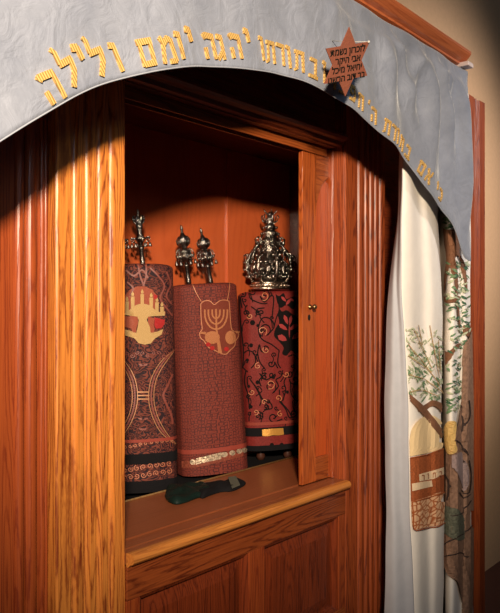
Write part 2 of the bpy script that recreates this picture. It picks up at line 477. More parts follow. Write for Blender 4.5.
mb = MB(); mb.box((-.52, -.06, 0), (1.70, .69, .1595)); mb.build('plinth', oak_dark, ark, bevel=.004)
# sliding door, mostly pushed behind the right pilaster
xd0, xd1, yd0, yd1 = .908, 1.40, .064, .082
zb, zu = ZS+.002, Z(.575)
door_w = wood('oak_door', (.42, .092, .017), (.17, .026, .006), 'z', off=12.0)
dr = MB(); dr.box((xd0, yd0, zb), (xd0+.085, yd1, zu)); door = dr.build('sliding_door', door_w, ark, bevel=.002)
dr = MB(); dr.box((xd1-.085, yd0, zb), (xd1, yd1, zu)); dr.build('far_stile', door_w, door, bevel=.002)
mb = MB(); mb.box((xd0+.0855, yd0, zb), (xd1-.0855, yd1, zb+.085)); mb.build('door_rail', oak_h, door, bevel=.002)
# arched head rail
xa0, xa1 = xd0+.0855, xd1-.0855; ra = (xa1-xa0)/2; xc = (xa0+xa1)/2; zspr = Z(.345)
prf = [(xa0, zspr)]
for j in range(1, 25):
    a = math.pi*j/24; prf.append((xc - ra*math.cos(a), zspr + .175*math.sin(a)))
mb = MB(); n = len(prf)
vs = []; fs = []
for y in (yd0, yd1):
    for x, z in prf: vs.append((x, y, z))
    for x, z in prf: vs.append((x, y, zu))
for i in range(n-1):
    fs += [(i, i+1, n+i+1, n+i), (2*n+i, 3*n+i, 3*n+i+1, 2*n+i+1), (i, 2*n+i, 2*n+i+1, i+1), (n+i, n+i+1, 3*n+i+1, 3*n+i)]
mb.add(vs, fs); mb.build('arched_rail', oak_h, door)
mb = MB(); mb.box((xa0, yd0+.012, zb+.0855), (xa1, yd1-.004, zu-.03)); mb.build('door_panel', wood('oak_door_panel', (.44, .075, .014), (.22, .03, .008), 'z', off=14.0, grain=.6), door)
mb = MB()
pz = [(xa0+.004, yd0+.009, zb+.09), (xa0+.004, yd0+.009, zspr)] + [(xc-(ra-.004)*math.cos(math.pi*j/16), yd0+.009, zspr+.171*math.sin(math.pi*j/16)) for j in range(1, 12)]
mb.tube(pz, .0035, 6); mb.build('panel_bead', oak_v2, door, smooth=True)
kn = onY(310, 307, yd0)
mb = MB(); M = Matrix.Translation(kn) @ Matrix.Rotation(R(90), 4, 'X')
mb.lathe([(.010, 0), (.010, .002), (.004, .004), (.004, .012), (.009, .016), (.011, .021), (.008, .026), (.002, .028)], (0, 0, 0), 16)
o = mb.build('door_knob', brass, door, smooth=True, xf=M); o['label'] = 'small dark metal knob'
kh = onY(309, 317.5, yd0)
mb = MB(); M = Matrix.Translation(kh) @ Matrix.Rotation(R(90), 4, 'X')
mb.lathe([(.0075, 0), (.0075, .0015), (.005, .0025)], (0, 0, 0), 14, 1, 1.5); o = mb.build('keyhole_plate', black_m, door, xf=M); o['label'] = 'dark keyhole plate'
# outer post, cornice and case top
mb = MB()
mb.prof([(1.955, .165), (1.955, -.115), (1.96, -.12), (2.02, -.12), (2.03, -.105), (2.05, -.12), (2.07, -.105), (2.09, -.12), (2.15, -.12), (2.155, -.115), (2.155, .165)], 0, Z(.975)); mb.build('outer_post', oak_v2, ark)
mb = MB()
zc = .985
mb.profx([(.15, Z(zc)), (-.205, Z(zc)), (-.215, Z(zc)), (-.235, Z(zc+.008)), (-.235, Z(zc+.016)), (-.25, Z(zc+.024)), (-.265, Z(zc+.040)), (-.27, Z(zc+.048)), (-.27, Z(zc+.058)), (-.225, Z(zc+.060)), (-.225, Z(zc+.066)), (-.215, Z(zc+.070)), (.15, Z(zc+.070))], -.9, 1.62)
mb.build('cornice', cornice_m, ark)
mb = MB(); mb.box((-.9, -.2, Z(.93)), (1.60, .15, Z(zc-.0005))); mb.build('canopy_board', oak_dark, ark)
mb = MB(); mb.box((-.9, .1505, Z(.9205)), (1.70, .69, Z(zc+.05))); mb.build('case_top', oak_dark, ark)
mb = MB(); pw = onY(464, 62, -.25)
mb.box((1.585, -.272, Z(zc-.004)), (1.64, -.18, Z(zc+.014))); o = mb.build('cornice_end_cap', plain('pale_end_cap', (.7, .55, .5), .5), ark, bevel=.003)

# ============================================================ THE VALANCE
YV = -.25
edge_px = [(0,141),(14,132),(28,123),(44,114),(75,96),(100,84.5),(125,77.5),(155,71),(192,66),(230,67.5),(273,71.5),(301,80),(324,91),(350,108),(371,124),(397,147),(411,165),(424,187),(440,208),(450,222),(459,243)]
edge = [(onY(x, y, YV).x, onY(x, y, YV).z) for x, y in edge_px]
edge = [(-.90, Z(.05)), (-.80, Z(.10)), (-.70, Z(.175))] + [e for e in edge if e[0] > -.60] + [(1.585, Z(.205)), (1.655, Z(.20))]
def edge_z(x):
    if x <= edge[0][0]: return edge[0][1]
    for (a, za), (b, zb_) in zip(edge, edge[1:]):
        if x <= b: 
            t = (x-a)/(b-a); return za + (zb_-za)*t
    return edge[-1][1]
ez_cache = {}
def ez(x):                                            # smoothed hem line
    return sum(edge_z(x + d)*w for d, w in ((-.04, 1), (-.02, 2), (0, 3), (.02, 2), (.04, 1)))/9
def sst(a, b, x): t = max(0, min(1, (x-a)/(b-a))); return t*t*(3-2*t)
def vdisp(x, z):
    zz = z - H
    d = .004*math.sin(9*x + 3*zz) + .003*math.sin(23*x - 6*zz + 1)
    near = .08 + .92*sst(.0, .35, z - ez(x)) if x > .3 else 1.0
    k = sst(.45, .95, x)*sst(.98, .80, zz)*near
    d += k*(.030*math.sin((x-.60)*21 + 1.5*(zz-.5)) + .013*math.sin(x*43 + zz*5))
    # creases running down from the pinned heading
    for x0, z0, s, a in ((1.02, .92, .55, .040), (1.36, .90, .35, .045), (.62, .95, -.25, .018), (.40, .95, .35, .012), (1.2, .93, -.5, .030), (1.45, .90, -.12, .03)):
        u = (x - x0) - (z0 - zz)*s; w = .028 + .10*max(0, z0-zz)
        d += near*a*math.exp(-(u/w)**2)*math.exp(-max(0, z0-zz)*2.2)*sst(.97, .88, zz)
    d += -.010*sst(.90, .93, zz)*sst(.5, .8, x)       # the flat heading band
    return YV - max(-.03, min(.075, d))
NX, NZ = 230, 46
mb = MB()
for i in range(NX+1):
    x = -.90 + (1.655+.90)*i/NX; e = ez(x)
    for j in range(NZ+1):
        z = e + (Z(.978)-e)*j/NZ; mb.v.append(Vector((x, vdisp(x, z), z)))
mb.f = [(i*(NZ+1)+j, (i+1)*(NZ+1)+j, (i+1)*(NZ+1)+j+1, i*(NZ+1)+j+1) for i in range(NX) for j in range(NZ)]
val = mb.build('valance', velvet_m, None, smooth=True, loc=(.4, YV, Z(.75)))
sd = val.modifiers.new('thickness', 'SOLIDIFY'); sd.thickness = .003; sd.offset = 0
tag(val, 'grey velvet arched valance with gold Hebrew embroidery hanging in front of the ark', 'valance')
mb = MB(); mb.tube([(x, vdisp(x, ez(x))-.001, ez(x)) for x in [-.89 + (1.65+.89)*i/160 for i in range(161)]], .0018, 6)
mb.tube([(1.654, vdisp(1.654, z)-.001, z) for z in [Z(.2)+.77*i/30 for i in range(31)]], .0018, 6)
mb.build('hem_piping', plain('pale_grey_piping', (.30, .31, .35), .6), val, smooth=True)
# gold letters, one mesh each
GL = {
 'he': [([(0,.86),(.10,.95),(.72,.90)], .22), ([(.66,.92),(.76,.0)], .15), ([(.10,.46),(.16,0)], .17)],
 'lamed': [([(.02,1.42),(.14,1.25),(.14,.86)], .14), ([(.12,.86),(.74,.88)], .2), ([(.68,.9),(.66,.5),(.34,.0)], .17)],
 'yod': [([(-.08,.97),(.2,.90)], .24), ([(.16,.94),(.24,.48)], .18)],
 'vav': [([(-.08,.98),(.2,.92)], .2), ([(.15,.95),(.25,0)], .15)],
 'mem_end': [([(.02,.9),(.80,.9)], .21), ([(.72,.95),(.68,.06)], .14), ([(.76,.08),(.12,.08)], .2), ([(.16,.9),(.12,.0)], .13)],
 'mem': [([(.0,1.0),(.22,.72)], .17), ([(.16,.8),(.02,0)], .14), ([(.18,.74),(.42,.95),(.66,.80)], .18), ([(.62,.86),(.76,.04)], .15), ([(.78,.07),(.38,.07)], .18)],
 'gimel': [([(.05,.95),(.4,.9)], .2), ([(.36,.92),(.44,0)], .14), ([(.38,.35),(.02,.02)], .15)],
 'bet': [([(.04,.9),(.62,.9)], .2), ([(.56,.92),(.58,.1)], .14), ([(-.02,.08),(.78,.08)], .19)],
 'tav': [([(.02,.92),(.74,.9)], .2), ([(.66,.9),(.70,0)], .15), ([(.2,.9),(.18,.12),(-.02,.04)], .13)],
 'resh': [([(.0,.92),(.64,.9)], .2), ([(.56,.9),(.60,0)], .15)],
 'kaf': [([(.05,.9),(.55,.9)], .2), ([(.48,.9),(.64,.5),(.5,.08)], .15), ([(.56,.08),(.03,.08)], .19)],
 'alef': [([(.0,1.0),(.72,0)], .19), ([(.66,1.0),(.62,.66),(.42,.48)], .14), ([(.04,0),(.08,.36),(.28,.62)], .14)],
 'het': [([(.0,.9),(.76,.9)], .2), ([(.68,.9),(.70,0)], .15), ([(.12,.9),(.08,0)], .14)],
 'pe': [([(.1,.9),(.58,.9)], .2), ([(.54,.9),(.68,.5),(.58,.08)], .15), ([(.64,.08),(.02,.08)], .19), ([(.1,.92),(.08,.5),(.36,.46)], .13)],
 'tsadi': [([(.04,1.0),(.66,.1)], .17), ([(.68,1.0),(.62,.66),(.42,.5)], .14), ([(-.02,.07),(.72,.07)], .18)],
 'geresh': [([(.1,1.05),(.0,.75)], .14)],
}
letters = [('he',50,88),('lamed',68,73),('yod',80,60),('lamed',98,62),('vav',117,58),('mem_end',144,53),('mem',165,51),('vav',177,47),('yod',187,42),
 ('he',208,47),('gimel',221,48),('he',234,47),('yod',246,42),
 ('vav',262,49),('tav',271,52),('resh',281.5,54.5),('vav',289,57.5),('tav',298,61.5),('bet',311,69),('vav',322,73),
 ('vav',333,80),('tsadi',341,86.5),('pe',350,94),('het',359.5,102),('he',374,115.5),('geresh',368.5,108),
 ('tav',386,127),('resh',392,133),('vav',396.5,137),('tav',402,143),('bet',409,152),('mem_end',420,168),('alef',426,177),('yod',435,189),('kaf',440,195)]
for g, px, py in letters:
    c = onY(px, py, YV); x0 = c.x
    sl = math.atan2(ez(x0+.03)-ez(x0-.03), .06)
    tx, tz = math.cos(sl), math.sin(sl); nx_, nz_ = -tz, tx
    h = .058 if px < 340 else .050
    w0 = {'vav': .15, 'yod': .12, 'geresh': .05}.get(g, .37)
    if px > 380: w0 *= 1.0
    sxx = h*(1.0 if px < 100 else (.95 if px < 190 else .92))
    lm = MB()
    for pts, w in GL[g]:
        w = w*(1.12 if px < 255 else .92)
        dn = []
        for a, b in zip(pts, pts[1:]):
            n = 5
            dn += [(a[0]+(b[0]-a[0])*k/n, a[1]+(b[1]-a[1])*k/n) for k in range(n)]
        dn.append(pts[-1])
        l, r = ribbon2(dn, w)
        P = []
        for lift in (.0065, -.001):
            for q in l + r:
                lx = (q[0]-w0)*sxx; lz = (q[1]-.5)*h
                X = c.x + lx*tx + lz*nx_; Zz = c.z + lx*tz + lz*nz_
                P.append((X, vdisp(X, Zz)-lift, Zz))
        n = len(l); fs = []
        for i in range(n-1):
            fs += [(i, i+1, n+i+1, n+i), (i, 2*n+i, 2*n+i+1, i+1), (n+i, n+i+1, 3*n+i+1, 3*n+i)]
        fs += [(0, n, 3*n, 2*n), (n-1, 2*n+n-1, 3*n+n-1, n+n-1)]
        lm.add(P, fs)
    o = lm.build('letter', gold_st, val); 

# ============================================================ STAR PLAQUE
sc0 = ray(347, 62.5); sC = CAM + sc0*2.13
k_ = 2.13/F*1.0
n3 = -FWD                                            # towards the viewer
Mv = (RIGHT*math.cos(R(55.3)) + UP*math.sin(R(55.3)))*33.7*k_
mv = (RIGHT*-.822 + UP*.569)*23.6*k_ + n3*23.9*k_
vv = (Mv + mv)/math.sqrt(2); hh = (Mv - mv)/math.sqrt(2)
nn = hh.cross(vv).normalized()
if nn.dot(n3) < 0: nn = -nn
rad = []
for k in range(12):
    a = math.pi*k/6; r_ = 1.0 if k % 2 == 0 else .577
    rad.append(sC + (hh*math.sin(a) + vv*math.cos(a))*r_)
star = empty('star_plaque', sC, 'brown leather six-pointed star tag with black Hebrew writing hung on the valance', 'plaque')
mb = MB(); vs = [p + nn*.0015 for p in rad] + [p - nn*.0015 for p in rad]
mb.add(vs, [tuple(range(12)), tuple(range(23, 11, -1))] + [(k, (k+1) % 12, (k+1) % 12+12, k+12) for k in range(12)])
mb.build('tag', plain('brown_leather', (.235, .075, .045), .55, bump=.3, bscale=200, var=.2), star)
ink = black_m
hu, vu = hh.normalized(), vv.normalized(); vu = (vu - hu*vu.dot(hu)).normalized(); SR = vv.length
# baseline of the writing follows the h axis
for txt, x, y, s in (('\u05dc\u05d6\u05db\u05e8\u05d5\u05df \u05e0\u05e9\u05de\u05ea', .0, .30, .27), ('\u05d0\u05d1\u05d9 \u05d4\u05d9\u05e7\u05e8', .02, .04, .27), ('\u05d9\u05d7\u05d9\u05d0\u05dc \u05de\u05d9\u05db\u05dc', .0, -.22, .27), ('\u05d1\u05e8 \u05d3\u05d5\u05d1 \u05d4\u05e8\u05e9\u05e0\u05d5', .0, -.48, .27)):
    cu = bpy.data.curves.new('writing', 'FONT'); cu.body = txt[::-1]; cu.size = s*SR; cu.align_x = 'CENTER'; cu.offset = .0006; cu.extrude = .0004
    to = bpy.data.objects.new('writing', cu); COL.objects.link(to)
    dg = bpy.context.evaluated_depsgraph_get(); me = bpy.data.meshes.new_from_object(to.evaluated_get(dg))
    COL.objects.unlink(to); bpy.data.objects.remove(to)
    for v in me.vertices: 
        p = sC + hu*(v.co.x + x*SR) + vu*(v.co.y + (y-.04)*SR) + nn*(.0022 + v.co.z)
        v.co = p - sC
    me.materials.clear(); me.materials.append(ink)
    o = bpy.data.objects.new('writing', me); COL.objects.link(o); o.parent = star
mb = MB(); top = rad[2] - hu*.006; pinp = Vector((top.x+.012, vdisp(top.x, top.z)-.002, top.z+.035))
mb.tube([top + nn*.003, top*.5 + pinp*.5 + Vector((0, 0, -.002)), pinp], .0011, 6); mb.ball(top + nn*.003, .004, 8); o = mb.build('string', cord_m, star, smooth=True)

# ============================================================ CURTAIN
cols = [  # px at y=165, y=300, y=584, and distance Y
 (400, 386, 385, -.11), (400.5, 391, 394, -.145), (401, 397, 404, -.165), (401.5, 403, 413.5, -.19),
 (409, 413, 421, -.20), (418, 423, 429, -.185), (428, 433, 437, -.195), (438, 440.5, 443, -.17),
 (437.5, 440, 442.3, -.10), (436, 438, 440.5, -.02), (438, 440, 442, .0), (443, 444, 445, -.10), (446, 446.5, 447, -.165), (452, 453, 454, -.20), (458, 459, 460, -.175), (463, 465, 466, -.19), (468, 469, 470, -.165), (469.5, 471, 472, -.155)]
zk = [Z(.95), Z(.40), Z(.05), Z(-1.05), Z(-1.42)]
def col_curve(c):
    X = [onY(c[0], 165, c[3]).x, onY(c[0], 165, c[3]).x, onY(c[1], 300, c[3]).x, onY(c[2], 584, c[3]).x]
    X.append(X[3]); return X
raw = [(col_curve(c), c[3]) for c in cols]
flat = smooth2([tuple(x)+(y,) for x, y in raw], 8)      # columns across, smoothly folded
def interp(X, z):
    for i in range(4):
        if z >= zk[i+1]:
            t = (z - zk[i+1])/(zk[i]-zk[i+1]); return X[i+1] + (X[i]-X[i+1])*t
    return X[4]
NZc = 90
cols3 = []
for ci, f in enumerate(flat):
    X, y = f[:5], f[5]; c_ = []
    for j in range(NZc+1):
        z = Z(.95) - 2.37*j/NZc
        x = sum(interp(X, z + d) for d in (-.06, -.03, 0, .03, .06))/5
        c_.append(Vector((x + .0015*math.sin(z*9+ci*.12), y + .004*math.sin(z*7 + ci*.12) + .001*math.sin(z*23+ci*.15), z)))
    cols3.append(c_)
def sheet(c0, c1):
    m = MB()
    for c in cols3[c0:c1+1]: m.v += c
    n = c1-c0
    m.f = [(i*(NZc+1)+j, (i+1)*(NZc+1)+j, (i+1)*(NZc+1)+j+1, i*(NZc+1)+j+1) for i in range(n) for j in range(NZc)]
    return m
cur = empty('embroidered_curtain', (1.5, -.12, .08), 'cream silk curtain with embroidered tree and city, grey lining turned forward, drawn aside at right', 'curtain')
lin = sheet(0, 24).build('lining', gray_lin, cur, smooth=True); lin['label'] = 'plain grey lining edge'
clo = sheet(24, len(cols3)-1).build('cloth', cream_m, cur, smooth=True)
for o in (lin, clo):
    s_ = o.modifiers.new('thickness', 'SOLIDIFY'); s_.thickness = .002; s_.offset = 0
B = bvh_of([clo]); B_CLOTH = B
def th(c): return c
leaf_g = plain('leaf_green_thread', (.16, .26, .13), .6, bump=.4, bscale=400)
leaf_l = plain('pale_green_thread', (.50, .52, .34), .6, bump=.4, bscale=400)
leaf_d = plain('dark_green_thread', (.06, .13, .07), .6, bump=.4, bscale=400)
bark = plain('brown_bark_applique', (.26, .115, .06), .7, bump=.5, bscale=120, var=.3)
bark2 = plain('taupe_bark_applique', (.36, .20, .13), .7, bump=.6, bscale=70, var=.45)
bark_d = plain('dark_outline_thread', (.05, .03, .025), .7)
gold_c = plain('yellow_silk_applique', (.72, .46, .16), .55, bump=.3, bscale=120, var=.2)
# front panel: fine sprays, a limb, the dome and city walls
tw = MB()
for pts in ([(404,340),(412,352),(424,366),(434,380),(442,396)], [(402,372),(412,376),(424,380),(440,392)], [(408,392),(420,390),(436,396)], [(412,330),(420,348),(430,368)], [(428,325),(432,350),(437,378)], [(403,352),(415,362),(430,372)], [(416,300+25),(420,345)], [(436,340),(438,370)]):
    stroke(tw, B, smooth2(pts, 5), .8)
build_apart(tw, 'embroidered_twigs', plain('tan_thread', (.48, .30, .14), .7), cur)
lg, ll = MB(), MB()
rnd = random.Random(3)
for k in range(210):
    t = rnd.random(); x = rnd.uniform(403, 442); y = 322 + rnd.random()**.8*78 - (x-403)*.0
    if y > 402 or (y < 345 and rnd.random() < .45): continue
    tgt = lg if rnd.random() < .45 and y > 345 else ll
    patch(tgt, B, leaf(x, y, rnd.uniform(2.2, 3.6), rnd.uniform(.6, .95), rnd.choice([-1, 1])*rnd.uniform(.5, 1.3)), .0028, 3)
PB = lambda pts, lift, name='embroidered_branch', mat=None: build_apart(patch(MB(), B, pts, lift), name, mat or bark, cur)
patch_br = lambda _m, _b, pts, lift: PB(pts, lift)
patch_br(None, B, smooth2([(401,388),(404,390),(412,397),(424,408),(434,420),(442,433),(442.5,441),(432,428),(422,416),(410,402),(402,392)], 3), .0035)
patch_br(None, B, smooth2([(416,409),(424,404),(431,400),(438,402),(442.5,406),(442.5,416),(437,409),(431,406),(424,410),(417,411.5)], 3), .0035)
# city on the front panel
cm = MB(); patch(cm, B, smooth2([(408.5,440),(411,428),(418,419),(428,415),(436,418),(441,425),(441.5,444),(438,449),(425,453),(409,456)], 4), .003)
build_apart(cm, 'embroidered_dome', plain('pale_gold_silk', (.92, .66, .36), .5, bump=.3, bscale=60), cur)
wl = MB(); patch(wl, B, [(409,457),(425,454),(441.8,448),(442.5,492),(426,497),(410,501)], .003)
build_apart(wl, 'embroidered_wall_band', plain('rust_applique', (.46, .12, .04), .6, bump=.6, bscale=140, var=.4), cur)
cbm = plain('cream_banner_silk', (.85, .62, .40), .5)
PB([(417,474),(432,470),(441.8,467),(442,474),(432,478.5),(417.5,481)], .0045, 'cream_banner', cbm); PB([(410.5,483),(430,480),(431,486),(411,490.5)], .0045, 'cream_banner', cbm)
def stones():
    m, nt, b = new_mat('embroidered_stone')
    tc = N(nt, 'ShaderNodeTexCoord'); mp = N(nt, 'ShaderNodeMapping'); mp.inputs['Scale'].default_value = (22, 22, 48); L(nt, tc.outputs['Object'], mp.inputs['Vector'])
    vo = N(nt, 'ShaderNodeTexVoronoi', feature='DISTANCE_TO_EDGE', i_Scale=1.0); L(nt, mp.outputs[0], vo.inputs['Vector'])
    L(nt, ramp(nt, vo.outputs[0], [(.04, (.42, .12, .04)), (.13, (.80, .46, .26))]), b.inputs['Base Color'])
    bp = N(nt, 'ShaderNodeBump', i_Strength=.6, i_Distance=.003); L(nt, vo.outputs[0], bp.inputs['Height']); L(nt, bp.outputs[0], b.inputs['Normal'])
    return m
stn = MB(); patch(stn, B, smooth2([(410,501),(426,496.5),(442.3,492),(442.5,512),(442,522),(436,525),(428,526),(420,528),(412,528),(410.5,515)], 3), .0035)
build_apart(stn, 'embroidered_stones', stones(), cur)
ol = MB(); stroke(ol, B, smooth2([(410.5,501),(411.5,515),(412,528.5),(420,528.5),(428,526.5),(436,525.5),(442,522)], 3), 1.0, .005)
stroke(ol, B, [(409,457),(425,454),(442,448)], 1.0, .005); stroke(ol, B, [(410,501),(426,497),(442,492)], 1.0, .005)
# the short word on the banner, in stroke letters
def word(m, glyphs, x, y, h, step, slope):
    for k, g in enumerate(glyphs):
        for pts, w in GL[g]:
            stroke(m, B, [(x + k*step + p[0]*h*.75, y + k*step*slope - p[1]*h) for p in pts], w*h*.62, .0062)
word(ol, ['resh', 'vav', 'het', 'bet'], 418.5, 479.5, 5.2, 5.8, -.22)
build_apart(ol, 'rust_outline', plain('rust_thread', (.40, .10, .03), .6), cur)
# tree panel beyond the fold
patch_br(None, B, smooth2([(444.6,228),(450,230),(456,229),(457,240),(459,252),(455,256),(452,262),(448,280),(446.5,292),(445.5,292),(446,275),(448,258),(446,245)], 3), .0035)
patch_br(None, B, smooth2([(449.5,256),(452,252),(456,275),(456.5,300),(459,325),(457.5,326),(455,305),(453,280)], 3), .0035)
patch_br(None, B, smooth2([(456,246),(459,250),(464,268),(466,290),(464.8,290),(461,268),(456,255)], 3), .003)
patch_br(None, B, smooth2([(445.5,296),(450,298),(457,296),(458,300),(451,303),(446,302)], 3), .0035)
patch_br(None, B, smooth2([(446.5,350),(449,352),(454,345),(458,343),(458.5,346),(454,350),(450,360),(447,366)], 3), .0035)
patch_br(None, B, smooth2([(463,326),(467,324),(469,328),(469,338),(466,336),(463,333)], 3), .0035)
ld = MB()
for k in range(36):
    patch(rnd.choice([ld, lg]), B, leaf(rnd.uniform(445.5, 456), rnd.uniform(206, 228), 2.6, 1.1, rnd.uniform(-1.4, 1.4)), .003, 3)
for k in range(210):
    x = rnd.uniform(448, 468); y = rnd.uniform(262, 412)
    if 345 < y < 372 and rnd.random() < .5: continue
    patch(rnd.choice([ld, lg, ll]), B, leaf(x, y, rnd.uniform(2, 3), rnd.uniform(.7, 1.0), rnd.choice([-1, 1])*rnd.uniform(.4, 1.2)), .0045, 3)
build_apart(lg, 'embroidered_leaves', leaf_g, cur); build_apart(ll, 'pale_embroidered_leaves', leaf_l, cur); build_apart(ld, 'dark_embroidered_leaves', leaf_d, cur)
tk = MB()
patch(tk, B, smooth2([(469.6,330),(464,345),(462,365),(461,385),(458,405),(455,425),(450,440),(445.5,450),(445.5,520),(446,560),(450,575),(456,584),(462,612),(470,612),(471,500),(471,400)], 3), .0075)
build_apart(tk, 'embroidered_trunk', bark2, cur)
yl = MB(); patch(yl, B, smooth2([(447,428),(450,421),(453,422),(453,430),(452.5,440),(454,450),(451,454),(448.5,448),(447.5,438)], 3), .010)
build_apart(yl, 'yellow_patch', gold_c, cur)
gg = MB(); patch(gg, B, smooth2([(452,455),(458,452),(464,462),(466,480),(462,492),(457,480),(452,466)], 3), .010)
build_apart(gg, 'taupe_patch', plain('mauve_applique', (.40, .28, .26), .6, bump=.4, bscale=90, var=.3), cur)
g2 = MB(); patch(g2, B, smooth2([(446,505),(454,508),(462,520),(464,535),(456,540),(447,532)], 3), .010)
build_apart(g2, 'olive_patch', plain('olive_applique', (.17, .17, .12), .6, bump=.5, bscale=90, var=.5), cur)
dk = MB()
for pts in ([(458,405),(463,420),(461,440),(465,455)], [(456,492),(461,498),(467,494)], [(446,470),(451,482),(450,500)], [(447,545),(455,536),(463,532),(469,525)], [(466,400),(467,415),(463,425)], [(452,515),(460,512),(468,500)], [(448,556),(457,552),(466,556)], [(466,460),(468,475),(466,492),(458,490)], [(453,440),(459,446),(463,462)]):
    stroke(dk, B, smooth2(pts, 5), 1.0, .0065)
build_apart(dk, 'dark_outline', bark_d, cur)

# ============================================================ TORAH SCROLLS
def scroll_mantle(cb, ct, rx, ry, mat, parent, name='mantle', flare=.0, dome=.02, v0=0, v1=1, nr=60):
    """cloth cover between two centre points, rounded shoulders"""
    axis = (ct - cb); h = axis.length; up = axis.normalized(); a0 = Vector((math.cos(R(-33)), math.sin(R(-33)), 0)); ax = (a0 - up*up.dot(a0)).normalized(); ay = up.cross(ax)
    m = MB(); NA = 72; rows = []
    for j in range(nr+1):
        t = v0 + (v1-v0)*j/nr
        rows.append((t*h, 1.0 + flare*(1-t)))
    if v1 >= 1:
        for a in (.25, .5, .7, .85, .95): rows.append((h + dome*math.sin(a*math.pi/2), (1 - .16*(1-math.cos(a*math.pi/2))*2.0)))
        rows += [(h+dome*1.03, .55), (h+dome*1.06, .25), (h+dome*1.07, .02)]
    m.uv = []
    for z, s in rows:
        for k in range(NA):
            a = 2*math.pi*k/NA - math.pi/2 + math.pi
            wv = 1 + .010*math.sin(a*7 + z*5) + .007*math.sin(a*13 - z*8)
            c, sn = math.cos(a), math.sin(a)
            e = 2/2.6
            X = math.copysign(abs(c)**e, c)*rx*s*wv; Y_ = math.copysign(abs(sn)**e, sn)*ry*s*wv
            m.v.append(cb + up*z + ax*X + ay*Y_); m.uv.append((k/NA*math.pi*(rx+ry)*1.05, z))
    n = len(rows)
    m.f = [(i*NA+k, i*NA+(k+1) % NA, (i+1)*NA+(k+1) % NA, (i+1)*NA+k) for i in range(n-1) for k in range(NA)]
    return m.build(name, mat, parent, smooth=True)
def at_t(cb, ct, t): return cb + (ct-cb)*t
def rollers(root, cb, ct, rx, mat=wood_dk):
    up = (ct-cb).normalized(); zl = ZS-.0245
    for s in (-.5, .5):
        p = cb + Vector((s*rx*.9*math.cos(R(-33)), s*rx*.9*math.sin(R(-33)), 0)); d = (p.z-zl)/up.z
        m = MB(); m.tube([p - up*d + up*.000, p - up*(d*.7), p - up*(d*.35), p + up*.03], [.014, .020, .016, .016], 12); m.build('roller_handle', mat, root, smooth=True)
# --- middle scroll
YM = .515; rxm, rym = .134, .082
cb = onY(213, 471, YM); ct = onY(202.5, 288, YM+.03)
cb.z = ZS - .006
mid = empty('torah_scroll', (cb.x, cb.y, ZS-.0245), 'Torah scroll in woven rust-red mantle with candelabrum patch, in the middle leaning left', 'scroll')
mm = scroll_mantle(cb, ct, rxm, rym, broc_mid, mid, flare=.045, dome=.016)
rollers(mid, cb, ct, rxm)
Bm = bvh_of([mm])
mcb, mct = cb.copy(), ct.copy()
# shield patch
sp = MB(); patch(sp, Bm, smooth2([(200.5,304),(203,301.5),(207,300.5),(210.5,301.5),(213.5,304.5),(216,303.5),(219,301),(223,300),(228,301),(229,305),(230,320),(231.5,330),(237,332),(238,336),(235,341),(234,346),(230,350),(226,354),(221,353.5),(214,350),(208,347),(204,341),(200.5,338),(199.5,333),(202,329),(201,320)], 3), .002)
build_apart(sp, 'shield_patch', salmon_st if False else stitched('copper_applique', (.25, .055, .032), (.19, .038, .024), 500), mm)
so = MB()
out = smooth2([(200.5,304),(203,301.5),(207,300.5),(210.5,301.5),(213.5,304.5),(216,303.5),(219,301),(223,300),(228,301),(229,305),(230,320),(231.5,330),(237,332),(238,336),(235,341),(234,346),(230,350),(226,354),(221,353.5),(214,350),(208,347),(204,341),(200.5,338),(199.5,333),(202,329),(201,320),(200.5,304)], 3)
stroke(so, Bm, out, .7, .003)
stroke(so, Bm, [(192,283.5),(196,293),(201,301.5)], .6, .003); stroke(so, Bm, [(229.5,283),(228.5,292),(227,301)], .6, .003)
build_apart(so, 'gold_cord', plain('gold_cord', (.48, .18, .08), .5, .2), mm)
mn = MB()
mc = (215.7, 310)
for r_ in (3.8, 7.6, 11.2):
    stroke(mn, Bm, [(mc[0] - r_ + .0, mc[1]-.5), (mc[0]-r_, mc[1]+3)] + [(mc[0] - r_*math.cos(a), mc[1]+3+r_*1.45*math.sin(a)) for a in [math.pi*k/12 for k in range(1, 12)]] + [(mc[0]+r_, mc[1]+3), (mc[0]+r_, mc[1]-.5)], 1.6, .004)
stroke(mn, Bm, [(mc[0], mc[1]-1), (mc[0]+.5, mc[1]+20), (mc[0]+2.5, mc[1]+32), (mc[0]+4, mc[1]+43)], [1.8, 1.8, 3, 4], .004)
for x in (-11.2, -7.6, -3.8, 0, 3.8, 7.6, 11.2): patch(mn, Bm, ell(mc[0]+x, mc[1]-2, 1.2, 1.1, n=8), .0042, 2)
patch(mn, Bm, ell(212, 337.5, 7.5, 6.5), .004); patch(mn, Bm, ell(230, 337.5, 5.2, 6.8), .004)
for cx, cy, s in ((203, 333, -1), (237.5, 332, 1)):
    for a in (-.5, 0, .5): patch(mn, Bm, leaf(cx, cy, 3.4, 1.0, (0 if s > 0 else math.pi) + a - s*.35), .0042, 3)
build_apart(mn, 'candelabrum_applique', salmon_st, mm)
pm = MB()
for cx, cy in ((212, 348), (208, 344.5), (226, 349)): patch(pm, Bm, ell(cx, cy, 2.4, 2.2), .0045)
build_apart(pm, 'crimson_buds', crim_st, mm)
